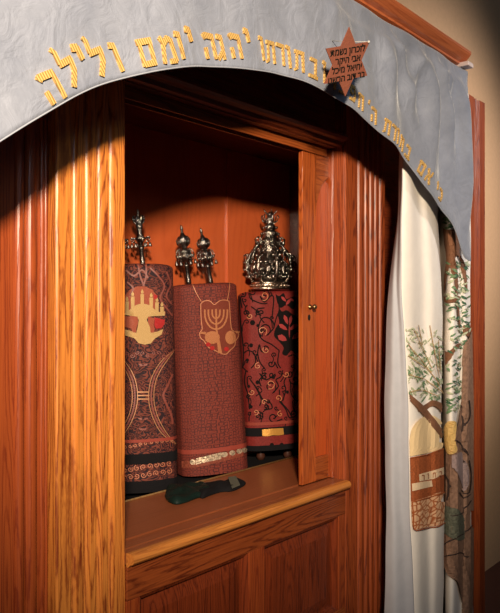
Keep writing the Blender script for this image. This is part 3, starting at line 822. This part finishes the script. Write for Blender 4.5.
# lower bands
bd = MB()
def band(cb, ct, rx, ry, t0, t1, mat, parent, name, grow=1.02, flare=.0):
    return scroll_mantle(cb, ct, rx*grow, ry*grow*1.03, mat, parent, name, flare, 0, t0, t1, nr=3)
band(mcb, mct, rxm, rym, .118, .142, maroon, mm, 'ribbon_band', 1.014, .045)
tb = MB()
md = MB(); patch(md, Bm, [(182,461),(196,459.5),(212,456),(228,452),(247,448),(247,455.5),(228,460),(212,464),(196,467.5),(182,468)], .0022)
build_apart(md, 'rose_strip', plain('dark_rose_strip', (.26, .06, .035), .55, bump=.5, bscale=130, var=.5), mm)
for cx, cy, w in ((193, 461.8, 3), (203, 459.3, 5), (211, 457.3, 5), (217, 455.8, 4), (224, 454.5, 3.5), (232, 452.8, 3), (239, 451, 3), (244, 450, 2.5)):
    patch(tb, Bm, ell(cx, cy, w, 2.6, -.2), .003)
patch(tb, Bm, [(196,458.3),(208,455.4),(221,452.2),(221,459),(208,461.5),(196,464.5)], .0028)
for o in build_apart(tb, 'silver_brocade_strip', silver_br, mm): o['label'] = 'pale metallic brocade strip near the hem'
# --- left scroll
YL = .515; rxl, ryl = .110, .080
cb = onY(145.5, 486, YL); ct = onY(142, 270, YL+.03)
cb.z = ZS - .010
lcb, lct = cb.copy(), ct.copy()
lef = empty('torah_scroll', (cb.x, cb.y, ZS-.0245), 'Torah scroll in dark paisley mantle with gold candelabrum crest, at left behind the fluted pilaster', 'scroll')
lm_ = scroll_mantle(cb, ct, rxl, ryl, broc_left, lef, flare=.03, dome=.018)
rollers(lef, cb, ct, rxl)
Bl = bvh_of([lm_])
x_ = MB(); patch(x_, Bl, ell(141, 303, 17.5, 17), .002); build_apart(x_, 'rose_ground', rose_st, lm_)
g_ = MB()
Z2 = lambda pts: [(120 + x/6.13, 255 + y/6.13) for x, y in pts]
patch(g_, Bl, Z2([(5,365),(40,352),(62,335),(80,318),(100,306),(120,300),(150,300),(175,306),(200,322),(222,345),(250,352),(272,345),(272,372),(215,374),(172,378),(163,398),(182,440),(190,475),(225,470),(262,455),(252,488),(212,512),(188,542),(150,550),(112,540),(88,510),(40,495),(5,470),(5,452),(60,462),(98,478),(108,440),(114,400),(105,378),(50,370)]), .004, 2)
for x, y, l in ((45, 285, 70), (78, 255, 70), (135, 240, 80), (190, 262, 66), (224, 290, 60), (254, 318, 40)):
    patch(g_, Bl, Z2([(x-11, y), (x+11, y), (x+10, y+l), (x-10, y+l)]), .004, 2)
    patch(g_, Bl, Z2([(x, y-32), (x+9, y-14), (x+6, y-3), (x-6, y-3), (x-9, y-14)]), .0045, 2)
build_apart(g_, 'gold_candelabrum', gold_flat, lm_)
r2 = MB()
patch(r2, Bl, Z2([(20,372),(60,378),(104,380),(112,410),(100,448),(96,476),(78,474),(70,450),(30,440),(12,415)]), .0042, 2)
patch(r2, Bl, Z2([(172,380),(205,386),(212,380),(205,430),(212,455),(205,476),(186,476),(184,446),(170,410)]), .0042, 2)
build_apart(r2, 'rose_flowers', rose_st, lm_)
r3 = MB()
patch(r3, Bl, Z2([(212,382),(245,392),(272,398),(268,425),(252,448),(218,452),(208,430)]), .0045, 2)
patch(r3, Bl, Z2([(206,240),(228,250),(222,275),(208,270)]), .0045, 2)
build_apart(r3, 'crimson_flower', crim_st, lm_)
# ogee medallions
og = MB(); fl = MB(); gd = MB()
for side in (1, -1):
    def X(x): return 143 + side*(x-143)
    for off_, w, tgt in ((0, 1.3, og), (-2.6, .7, gd), (2.6, .7, gd)):
        pts = [(174-off_*.2, 350), (163-off_, 362), (154-off_, 378), (151-off_, 396), (154-off_, 414), (163-off_, 432), (175-off_*.2, 444)]
        stroke(tgt, Bl, [(X(a), b) for a, b in smooth2(pts, 5)], w, .0025)
    for cx, cy, r_ in ((160, 375, 3.2), (156.5, 387, 3.2), (156, 399, 3.4), (158.5, 411, 3.2), (164, 422, 3), (166, 366, 2.8)):
        for k in range(6): patch(fl, Bl, ell(X(cx)+r_*.62*math.cos(k*1.047), cy+r_*.62*math.sin(k*1.047), 1.15, 1.0, n=8), .0022, 2)
        patch(gd, Bl, ell(X(cx), cy, .8, .8, n=8), .003, 2)
    pts = [(172, 374), (167, 386), (163, 395), (166, 404), (171, 416), (172, 424)]
    stroke(og, Bl, [(X(a), b) for a, b in smooth2(pts, 4)], 2.0, .0028)
for y in (392, 395.5, 399): stroke(gd, Bl, [(137, y), (149, y)], 1.2, .003)
for pts in ([(150,268),(158,276),(164,286),(160,298),(166,308),(172,316)], [(166,272),(170,284),(166,296),(171,304)], [(126,270),(134,276),(142,270),(148,278)], [(138,264),(140,276),(144,286)], [(146,264),(146,276),(143,286)], [(127,282),(133,288),(130,296)]):
    stroke(og, Bl, smooth2(pts, 5), 1.6, .0025)
for cx, cy, r_ in ((143, 366, 5), (143, 420, 6), (143, 430, 4)):
    for k in range(5): patch(og, Bl, leaf(cx+r_*.5*math.cos(k*1.256-1.57), cy+r_*.7*math.sin(k*1.256-1.57), 2.6, 1.0, k*1.256-1.57), .0026, 2)
for k in range(9): 
    cx, cy = 127 + k*5.2, 354 + 2*math.sin(k*2)
    stroke(og, Bl, spiral(cx, cy, 2.4, 1.2, k, (-1)**k, n=12), .7, .0026)
build_apart(og, 'ogee_embroidery', plain('rust_silk', (.19, .042, .028), .5, bump=.3, bscale=300), lm_)
build_apart(fl, 'flower_embroidery', plain('dusty_rose_silk', (.34, .06, .045), .5, bump=.3, bscale=300), lm_)
build_apart(gd, 'gold_thread', plain('old_gold_thread', (.40, .18, .08), .45, .2), lm_)
for t0, t1, mt, nm in ((.222, .236, maroon, 'upper_braid'), (.00, .052, black_vel, 'black_hem')):
    band(lcb, lct, rxl, ryl, t0, t1, mt, lm_, nm, 1.016, .03)
ls = band(lcb, lct, rxl, ryl, .128, .172, black_vel, lm_, 'sash', 1.03, .03); ls['label'] = 'dark velvet sash tied around the mantle'
lb = MB()
for k in range(16):
    cx = 124 + (k % 8)*6.4; cy = 470 - (k % 8)*1.0 + (8 if k > 7 else 0)
    stroke(lb, Bl, spiral(cx, cy, 3.0, 1.3, k*1.3, (-1)**k, n=12), .8, .003)
for k in range(10): stroke(lb, Bl, spiral(125+k*5.2, 447-k*.9, 2.0, 1.2, k, (-1)**k, n=10), .7, .003)
build_apart(lb, 'lower_scrollwork', plain('copper_thread', (.45, .15, .08), .45, .2), lm_)
# --- right scroll
YR = .515; rxr, ryr = .140, .080
cb = onY(274, 452, YR); ct = onY(269, 296, YR+.02)
cb.z = ZS + .028
rcb, rct = cb.copy(), ct.copy()
rig = empty('torah_scroll', (cb.x, cb.y, ZS-.0245), 'Torah scroll in crimson mantle with black curling scrollwork under the silver crown, at right', 'scroll')
rm = scroll_mantle(cb, ct, rxr, ryr, red_velvet, rig, flare=.0, dome=.02)
rollers(rig, cb, ct, rxr)
Br = bvh_of([rm])
sw = MB()
S = lambda *a, **k: stroke(sw, Br, spiral(*a, **k), .95, .002)
Z5 = lambda x, y: (235 + x/6.81, 280 + y/6.81); Z6 = lambda x, y: (235 + x/6.13, 370 + y/6.13)
def curl(p, r, a0, dirn, tail, Zf=Z5, w=1.25):
    cx, cy = Zf(*p); pts = spiral(cx, cy, r*1.2, 1.2, a0, dirn)
    stroke(sw, Br, pts + smooth2([pts[-1]] + [Zf(*q) for q in tail], 4)[1:], w, .002)
curl((208, 100), 4.6, 1.0, 1, [(170, 110), (200, 150), (240, 110), (262, 120), (255, 220), (250, 260)])
curl((200, 335), 5.6, 0, 1, [(265, 320), (240, 265), (185, 260), (160, 330), (180, 400), (250, 440), (300, 480)])
curl((205, 465), 4.2, 2.0, 1, [(165, 440), (155, 500), (170, 560), (200, 600)])
curl((180, 222), 2.6, 3, -1, [(150, 200), (200, 190)])
curl((75, 225), 3.0, 0, 1, [(100, 250), (70, 200), (85, 170)])
curl((245, 570), 3.0, 1, -1, [(270, 560), (290, 600)])
curl((60, 95), 2.4, 1, 1, [(40, 130), (50, 190)])
for pts in ([(30,110),(35,200),(45,330),(60,480),(55,600)], [(95,90),(110,130),(180,160),(220,158)], [(110,180),(150,215),(140,250)], [(60,500),(90,480),(130,500),(140,560),(110,600)], [(290,130),(300,200),(280,260),(262,330)], [(300,480),(290,560),(310,600)], [(360,520),(400,510),(430,540)], [(200,60),(235,75),(255,110)]):
    stroke(sw, Br, smooth2([Z5(*p) for p in pts], 5), 1.2, .002)
curl((215, 105), 5.4, 0, 1, [(265, 100), (250, 60), (280, 40), (290, 0)], Z6)
curl((225, 30), 3.0, 1, -1, [(190, 60), (150, 20)], Z6)
curl((190, 225), 2.8, 1, 1, [(225, 235), (215, 200), (170, 180), (140, 120), (110, 80)], Z6)
curl((140, 285), 2.4, 0, 1, [(170, 290), (160, 260), (120, 250)], Z6)
curl((235, 290), 4.4, 2, -1, [(290, 300)], Z6)
curl((365, 60), 4.4, 2, 1, [(340, 90), (345, 150), (380, 190), (400, 150)], Z6)
curl((330, 30), 3.0, 0, -1, [(300, 70), (310, 120), (290, 190)], Z6)
curl((355, 265), 3.0, 0, 1, [(330, 290), (310, 240), (270, 190)], Z6)
curl((180, 40), 3.2, 4, 1, [(150, 60), (160, 100)], Z6)
for pts in ([(70,0),(60,70),(80,150),(90,240)], [(95,60),(130,110),(160,180),(150,220)], [(270,120),(280,190),(320,240),(350,290)], [(380,0),(395,80),(390,180)]):
    stroke(sw, Br, smooth2([Z6(*p) for p in pts], 5), 1.2, .002)
for p, r_ in (((120,290),2.6), ((155,310),1.5), ((65,100),1.3), ((110,445),2.0), ((172,378),1.4), ((258,465),1.4), ((230,495),1.1), ((130,65),1.6), ((205,190),1.4), ((80,130),1.0), ((60,150),.9), ((105,370),1.0), ((130,385),1.0), ((185,570),1.4), ((85,545),1.6)):
    patch(sw, Br, ell(*Z5(*p), r_, r_*1.05, n=10), .002, 2)
for p, r_ in (((235,45),1.6), ((138,75),2.0), ((85,100),1.5), ((97,132),1.4), ((98,225),1.8), ((320,135),1.6), ((225,460),2.2), ((285,458),2.0), ((200,285),1.2), ((265,245),1.0), ((140,160),1.0), ((365,160),1.8)):
    patch(sw, Br, ell(*Z6(*p), r_, r_*1.05, n=10), .002, 2)
r7 = random.Random(11)
for k, (x, y) in enumerate(((245,300),(247,322),(246,345),(247,362),(250,378),(249,396),(250,414),(258,312),(262,330),(255,352),(264,370),(258,388),(268,402),(262,414),(274,355),(280,372),(283,388),(292,366),(296,384),(276,408),(286,418),(295,402),(293,420),(272,318),(253,292))):
    p = spiral(x, y, r7.uniform(2.0, 3.4), 1.1, r7.uniform(0, 6), r7.choice([-1, 1]))
    e = p[-1]; stroke(sw, Br, p + smooth2([e, (e[0]+r7.uniform(-2, 2), e[1]+4), (e[0]+r7.uniform(-4, 4), e[1]+9)], 4)[1:], 1.0, .0025)
    patch(sw, Br, ell(x+r7.uniform(-5, 5), y+r7.uniform(5, 8), 1.1, 1.3, n=8), .002, 2)
go = MB()
for x, y, r_, a_ in ((264,296,4.6,1),(250,316,3,2),(262,331,5.0,0),(266,350,3.6,3),(258,366,3.4,4),(270,384,5.2,1),(252,392,3.2,2),(264,402,3.0,5),(278,398,3.4,0),(286,374,3.2,2),(256,412,3,1),(280,414,3.2,4)):
    stroke(go, Br, spiral(x, y, r_, 1.15, a_, 1), .8, .0035)
build_apart(go, 'copper_scrollwork', plain('copper_scroll_thread', (.42, .13, .05), .5), rm)
# dark ground behind the leaf spray on the right side
patch(sw, Br, smooth2([Z5(*p) for p in ((300,190),(320,215),(350,205),(385,230),(425,260),(440,330),(440,470),(410,500),(380,480),(350,515),(320,500),(330,460),(300,420),(265,380),(275,330),(300,290),(290,240))], 3), .0018)
patch(sw, Br, smooth2([Z5(*p) for p in ((275,95),(300,110),(330,90),(350,130),(400,110),(415,150),(395,200),(350,170),(310,190),(285,150))], 3), .0018)
build_apart(sw, 'black_scrollwork', black_emb, rm)
lf = MB()
for p, l, w, a in (((345,270),5.2,1.8,1.2), ((375,275),5.2,1.6,1.75), ((325,320),5.4,2.0,.6), ((395,320),5.4,2.0,2.5), ((320,395),5.2,3.0,.5), ((415,380),5.2,2.6,2.5), ((368,350),7,.7,1.57), ((330,130),3.6,1.4,.8), ((360,150),3.8,1.5,2.2), ((385,135),2.6,1.2,.5)):
    patch(lf, Br, leaf(*Z5(*p), l, w, a), .003, 2)
build_apart(lf, 'crimson_leaves', plain('faded_crimson', (.30, .035, .035), .6, bump=.3, bscale=200), rm)
band(rcb, rct, rxr, ryr, .165, .185, maroon, rm, 'upper_braid', 1.012)
gb = band(rcb, rct, rxr, ryr, .095, .150, black_vel, rm, 'sash', 1.02)
b2 = MB(); Bs = bvh_of([gb]); patch(b2, Bs, [(262,429.5),(272,428.5),(283,428),(284,436.5),(272,437.5),(262.5,438)], .002); o = b2.build('gold_buckle', plain('gold_buckle_cloth', (.62, .30, .06), .4, .5, .3), gb); o['label'] = 'gold panel on the sash'
band(rcb, rct, rxr, ryr, .0, .035, black_vel, rm, 'black_hem', 1.014)
hb = MB()
for k in range(7): patch(hb, Br, leaf(262 + k*3.4, 425.2 - .1*k, 1.3, .9, k), .0045, 2)
build_apart(hb, 'braid_marks', black_emb, rm)

# ============================================================ FINIALS AND CROWN
def finial(label, group, bell=True, style=0):
    root = empty('torah_finial', (0, 0, 0), label, 'finial', group)
    m = MB(); m.lathe([(.0085, 0), (.0095, .002), (.0095, .012), (.0085, .02), (.008, .06), (.0105, .064), (.0105, .070), (.007, .075)], n=16); m.build('shaft', silver_d, root, smooth=True)
    m = MB()
    if style == 0:
        m.lathe([(.007, .075), (.016, .082), (.023, .092), (.026, .103), (.022, .113), (.026, .117), (.026, .120), (.012, .126), (.010, .133)], n=18)
        for k in range(8):
            a = k*math.pi/4; c, s = math.cos(a), math.sin(a)
            m.tube([(c*.010, s*.010, .08), (c*.027, s*.027, .088), (c*.033, s*.033, .104), (c*.028, s*.028, .122), (c*.018, s*.018, .130)], .0024, 5)
            m.ball((c*.026, s*.026, .101), .0065, 6)
    else:
        m.lathe([(.007, .075), (.010, .088), (.020, .100), (.024, .104), (.014, .110), (.009, .125), (.011, .140), (.015, .150), (.010, .156)], n=18)
        for k in range(6):
            a = k*math.pi/3; c, s = math.cos(a), math.sin(a)
            m.tube([(c*.02, s*.02, .102), (c*.034, s*.034, .108), (c*.036, s*.036, .098), (c*.028, s*.028, .088)], .0028, 5)
            m.ball((c*.034, s*.034, .105), .005, 6)
    m.build('bulb', silver, root, smooth=True)
    m = MB()
    if style == 0:
        m.lathe([(.010, .133), (.016, .140), (.021, .150), (.021, .162), (.015, .172), (.009, .178), (.006, .186)], n=16)
        for k in range(8):
            a = k*math.pi/4 + .3; c, s = math.cos(a), math.sin(a)
            m.tube([(c*.012, s*.012, .136), (c*.024, s*.024, .146), (c*.026, s*.026, .160), (c*.016, s*.016, .173)], .002, 5)
            m.ball((c*.022, s*.022, .153), .005, 6)
    else:
        for k in range(7):
            a = k*2*math.pi/7; c, s = math.cos(a), math.sin(a)
            m.tube([(c*.006, s*.006, .152), (c*.019, s*.019, .166), (c*.023, s*.023, .184), (c*.015, s*.015, .190)], [.003, .0035, .003, .002], 5)
            m.ball((c*.020, s*.020, .176), .0055, 6)
        m.lathe([(.008, .150), (.013, .160), (.014, .172), (.008, .180), (.005, .186)], n=14)
    m.build('crown_tier', silver, root, smooth=True)
    m = MB(); m.lathe([(.004, .184), (.0055, .188), (.004, .193), (.006, .198), (.0065, .203), (.0035, .208), (.002, .214)], n=12); m.build('knop', silver_d, root, smooth=True)
    for k in range(6):
        a = k*math.pi/3 + .2; c, s = math.cos(a)*.034, math.sin(a)*.034
        m = MB(); m.tube([(c*.9, s*.9, .098 if style == 0 else .094), (c, s, .088)], .0008, 4); m.lathe([(.001, .088), (.004, .085), (.0055, .078), (.0075, .072), (.006, .071)], (c, s, 0), 10); m.build('bell', silver_d, root, smooth=True)
    return root
def copy_thing(r, label):
    c = r.copy(); COL.objects.link(c); c['label'] = label
    for ch in list(r.children):
        k = ch.copy(); COL.objects.link(k); k.parent = c
        for g in list(ch.children):
            q = g.copy(); COL.objects.link(q); q.parent = k
    return c
def pose(o, base, top, hgt):
    o.location = base; d = (top-base); s = d.length/hgt
    o.rotation_euler = Vector((0, 0, 1)).rotation_difference(d.normalized()).to_euler(); o.scale = (s, s, s)
f1 = finial('silver bell finial on the middle scroll, the left one of its pair', 'silver finials of the middle scroll')
f2 = copy_thing(f1, 'silver bell finial on the middle scroll, the right one nearer the crown')
Yf = .54
topz = lambda px, cb_, ct_, dome: None
for f, b, t in ((f1, (189, 284), (181, 225)), (f2, (211, 283.5), (200.5, 228))):
    pose(f, onY(b[0], b[1], Yf), onY(t[0], t[1], Yf), .214)
f3 = finial('silver goblet-shaped finial standing clear beside the pilaster edge on the left scroll', 'silver finials of the left scroll', style=1)
f4 = copy_thing(f3, 'silver finial on the left scroll, mostly hidden behind the fluted pilaster')
pose(f3, onY(143, 266, .545), onY(137.5, 209, .545), .214)
pose(f4, onY(121.5, 268, .545), onY(116, 212, .545), .214)
# crown
kb = rct + Vector((0, 0, .012)); kb = onY(270, 290.5, YR+.02); top = onY(266.5, 209, YR+.02)
cr = empty('crown_ornament', kb, 'large ornate tarnished silver crown standing on the crimson right scroll', 'crown')
kh_ = (top-kb).length; q = kh_/.36
def C3(r, a, z): return kb + Vector((r*q*math.cos(a), r*q*.82*math.sin(a), z*q))
def cl(m, prof, n=32): 
    m.lathe([(r*q, z*q) for r, z in prof], kb, n, 1, .82)
m = MB(); cl(m, [(.094, 0), (.100, .004), (.100, .012), (.090, .016), (.086, .026), (.090, .030), (.090, .036), (.078, .040)])
for k in range(28): m.ball(C3(.098, k*2*math.pi/28, .021), .0045*q, 6)
m.build('base_ring', plain('bright_silver', (.68, .56, .46), .25, 1, .6, 120, .3), cr, smooth=True)
m = MB(); cl(m, [(.070, .04), (.082, .06), (.086, .09), (.078, .12), (.060, .15), (.040, .165)]); m.build('inner_dome', silver_d, cr, smooth=True)
rr = random.Random(5)
m = MB()
for k in range(8):
    a = k*2*math.pi/8 + .25
    m.tube([C3(.086, a, .036), C3(.104, a, .062), (C3(.118, a, .09)), C3(.118, a, .12), C3(.106, a, .15), C3(.086, a, .175), C3(.068, a, .195), C3(.046, a, .22)], [.007*q, .0085*q, .009*q, .009*q, .008*q, .007*q, .006*q, .004*q], 7)
    for z, r_ in ((.06, .112), (.09, .127), (.12, .127), (.15, .112), (.172, .088)):
        for s in (-.13, .13): m.ball(C3(r_, a+s, z), rr.uniform(.006, .010)*q, 7, 1, 1, rr.uniform(.8, 1.3))
    m.tube([C3(.118, a, .125), C3(.132, a, .135), C3(.134, a, .15), C3(.124, a, .155)], .004*q, 5)
m.build('arched_arms', silver, cr, smooth=True)
m = MB()
for k in range(8):
    a = (k+.5)*2*math.pi/8 + .25
    # pierced oval cartouche between the arms
    for t in range(12):
        b = t*math.pi/6; m.ball(C3(.104, a + .24*math.cos(b), .092 + .034*math.sin(b)), .0055*q, 6)
    m.ball(C3(.098, a, .092), .019*q, 9, 1, 1, 1.3)
    for t in range(7): m.ball(C3(.108, a + rr.uniform(-.18, .18), .092 + rr.uniform(-.024, .024)), .005*q, 5)
    m.tube([C3(.095, a, .128), C3(.108, a, .142), C3(.104, a, .160), C3(.09, a, .165)], .0045*q, 5)
    for s in (-1, 1): m.tube([C3(.096, a, .06), C3(.104, a+s*.12, .052), C3(.104, a+s*.2, .06), C3(.1, a+s*.16, .068)], .0035*q, 5)
m.build('cartouches', silver, cr, smooth=True)
m = MB(); cl(m, [(.046, .16), (.054, .172), (.046, .185), (.056, .20), (.058, .215), (.05, .228), (.034, .238), (.042, .25), (.042, .258), (.026, .266)], 20)
for k in range(8):
    a = k*math.pi/4
    m.tube([C3(.05, a, .195), C3(.072, a, .205), C3(.074, a, .225), C3(.056, a, .238)], .0045*q, 5); m.ball(C3(.066, a, .213), .0085*q, 6); m.ball(C3(.062, a+.4, .18), .009*q, 6); m.ball(C3(.046, a+.4, .25), .006*q, 6)
m.build('upper_tier', silver, cr, smooth=True)
m = MB(); cl(m, [(.016, .262), (.028, .272), (.032, .282), (.020, .294), (.014, .30), (.020, .308), (.022, .318), (.012, .328), (.008, .334)], 16)
for k in range(6):
    a = k*math.pi/3
    m.tube([C3(.022, a, .30), C3(.036, a, .308), C3(.044, a, .324), C3(.038, a, .334)], .0038*q, 5); m.ball(C3(.034, a, .279), .006*q, 6)
m.build('top_tier', silver, cr, smooth=True)
m = MB()
for k in range(5):
    a = k*2*math.pi/5 + .3
    m.tube([C3(.006, a, .33), C3(.02, a, .34), C3(.032, a, .352), C3(.034, a, .358)], [.005*q, .004*q, .0035*q, .002*q], 5)
m.ball(C3(0, 0, .338), .011*q, 8); m.build('top_foliage', silver, cr, smooth=True)

# ============================================================ FOLDED VELVET ON THE SHELF
def cushion(m, outline, z0, hfun, name):
    """a soft folded pad over an outline on the shelf"""
    pts = outline; n = len(pts); c = sum((Vector(p) for p in pts), Vector((0, 0)))/n
    rings = [(1.0, .0), (1.02, .15), (1.0, .4), (.93, .72), (.8, .92), (.6, 1.0), (.35, 1.02), (.1, 1.0)]
    vs = []
    for s, hz in rings:
        for k, p in enumerate(pts):
            q_ = c + (Vector(p)-c)*s; vs.append((q_.x, q_.y, z0 + hz*hfun(q_.x, q_.y)))
    m_ = len(rings); fs = [(i*n+k, i*n+(k+1) % n, (i+1)*n+(k+1) % n, (i+1)*n+k) for i in range(m_-1) for k in range(n)]
    fs += [tuple(range(n-1, -1, -1)), tuple((m_-1)*n+k for k in range(n))]
    m.add(vs, fs)
def shelf_pts(px): return [tuple(onZ(x, y, ZS).xy) for x, y in px]
c1 = onZ(205, 494, ZS)
cap = empty('folded_velvet_cloth', (c1.x, c1.y, ZS), 'crumpled black-green velvet cloth lying on the shelf in front of the scrolls', 'cloth')
m = MB(); o1 = smooth2(shelf_pts([(165,497),(168,490),(176,487.5),(188,487),(198,488),(206,487),(210,492),(203,497),(196,499),(186,503),(176,505),(168,502),(165,497)]), 4)[:-1]
cushion(m, o1, ZS+.001, lambda x, y: .020 + .006*math.sin(x*60) + .005*math.sin(y*75+x*30), '')
m.build('left_fold', green_vel, cap, smooth=True)
m = MB(); o2 = smooth2(shelf_pts([(197,495),(199,488),(208,486.5),(219,484),(229,482.5),(238,482),(245.5,484.5),(239,489),(231,492),(221,492.5),(210,496),(202,499),(197,495)]), 4)[:-1]
cushion(m, o2, ZS+.001, lambda x, y: .017 + .006*math.sin(x*55+1) + .004*math.sin(y*80-x*20), '')
m.build('right_fold', black_vel, cap, smooth=True)
m = MB(); o3 = shelf_pts([(228,484),(236,483),(240,489.5),(232,493)]); zt_ = ZS+.027
m.add([(x, y, ZS+.0235+(.002 if i < 2 else -.006)) for i, (x, y) in enumerate(o3)] + [(x, y, ZS+.021+(.002 if i < 2 else -.006)) for i, (x, y) in enumerate(o3)], [(0,1,2,3),(7,6,5,4),(0,4,5,1),(1,5,6,2),(2,6,7,3),(3,7,4,0)])
o = m.build('ribbon_band', greyband, cap); o['label'] = 'grey-green ribbon'

# ============================================================ LIGHT
def area(name, loc, target, size, power, col, sy=None):
    l = bpy.data.lights.new(name, 'AREA'); l.energy = power; l.size = size; l.color = col
    if sy: l.shape = 'RECTANGLE'; l.size_y = sy
    o = bpy.data.objects.new(name, l); COL.objects.link(o); o.location = loc
    o.rotation_euler = (Vector(target)-Vector(loc)).to_track_quat('-Z', 'Y').to_euler(); return o
key = bpy.data.lights.new('key_lamp', 'SPOT'); key.energy = 1230; key.color = (1.0, .83, .62); key.shadow_soft_size = .13; key.spot_size = R(47); key.spot_blend = 1.0
ko = bpy.data.objects.new('key_lamp', key); COL.objects.link(ko); ko.location = (-2.2, -2.4, Z(1.0))
ko.rotation_euler = (Vector((.32, .0, Z(.33)))-ko.location).to_track_quat('-Z', 'Y').to_euler()
area('cool_fill', (-1.0, -3.4, 3.2), (.6, 0, 1.5), 1.0, 20, (.62, .80, 1.0))  # added cool fill for the valance and lower parts, no actual window
rl = bpy.data.lights.new('curtain_fill', 'SPOT'); rl.energy = 330; rl.color = (1.0, .93, .88); rl.shadow_soft_size = .25; rl.spot_size = R(52); rl.spot_blend = .9  # added spot that brightens the curtain and wall at right
ro = bpy.data.objects.new('curtain_fill', rl); COL.objects.link(ro); ro.location = (3.0, -2.6, 2.9)
ro.rotation_euler = (Vector((2.35, .0, 2.05))-ro.location).to_track_quat('-Z', 'Y').to_euler()
w = bpy.data.worlds.new('World'); sc.world = w; w.use_nodes = True
w.node_tree.nodes['Background'].inputs[0].default_value = (.9, .9, 1.0, 1); w.node_tree.nodes['Background'].inputs[1].default_value = .02

# ============================================================ CAMERA
cam = bpy.data.cameras.new('camera'); cam.sensor_fit = 'HORIZONTAL'; cam.sensor_width = 36; cam.lens = F/500*36
cam.shift_y = 3.5/500; cam.clip_start = .01
co = bpy.data.objects.new('camera', cam); COL.objects.link(co); co.location = CAM
co.rotation_euler = FWD.to_track_quat('-Z', 'Y').to_euler(); sc.camera = co
sc.view_settings.view_transform = 'Standard'; sc.view_settings.look = 'None'; sc.view_settings.gamma = 1; sc.view_settings.use_curve_mapping = False
sc.view_settings.exposure = 0.0
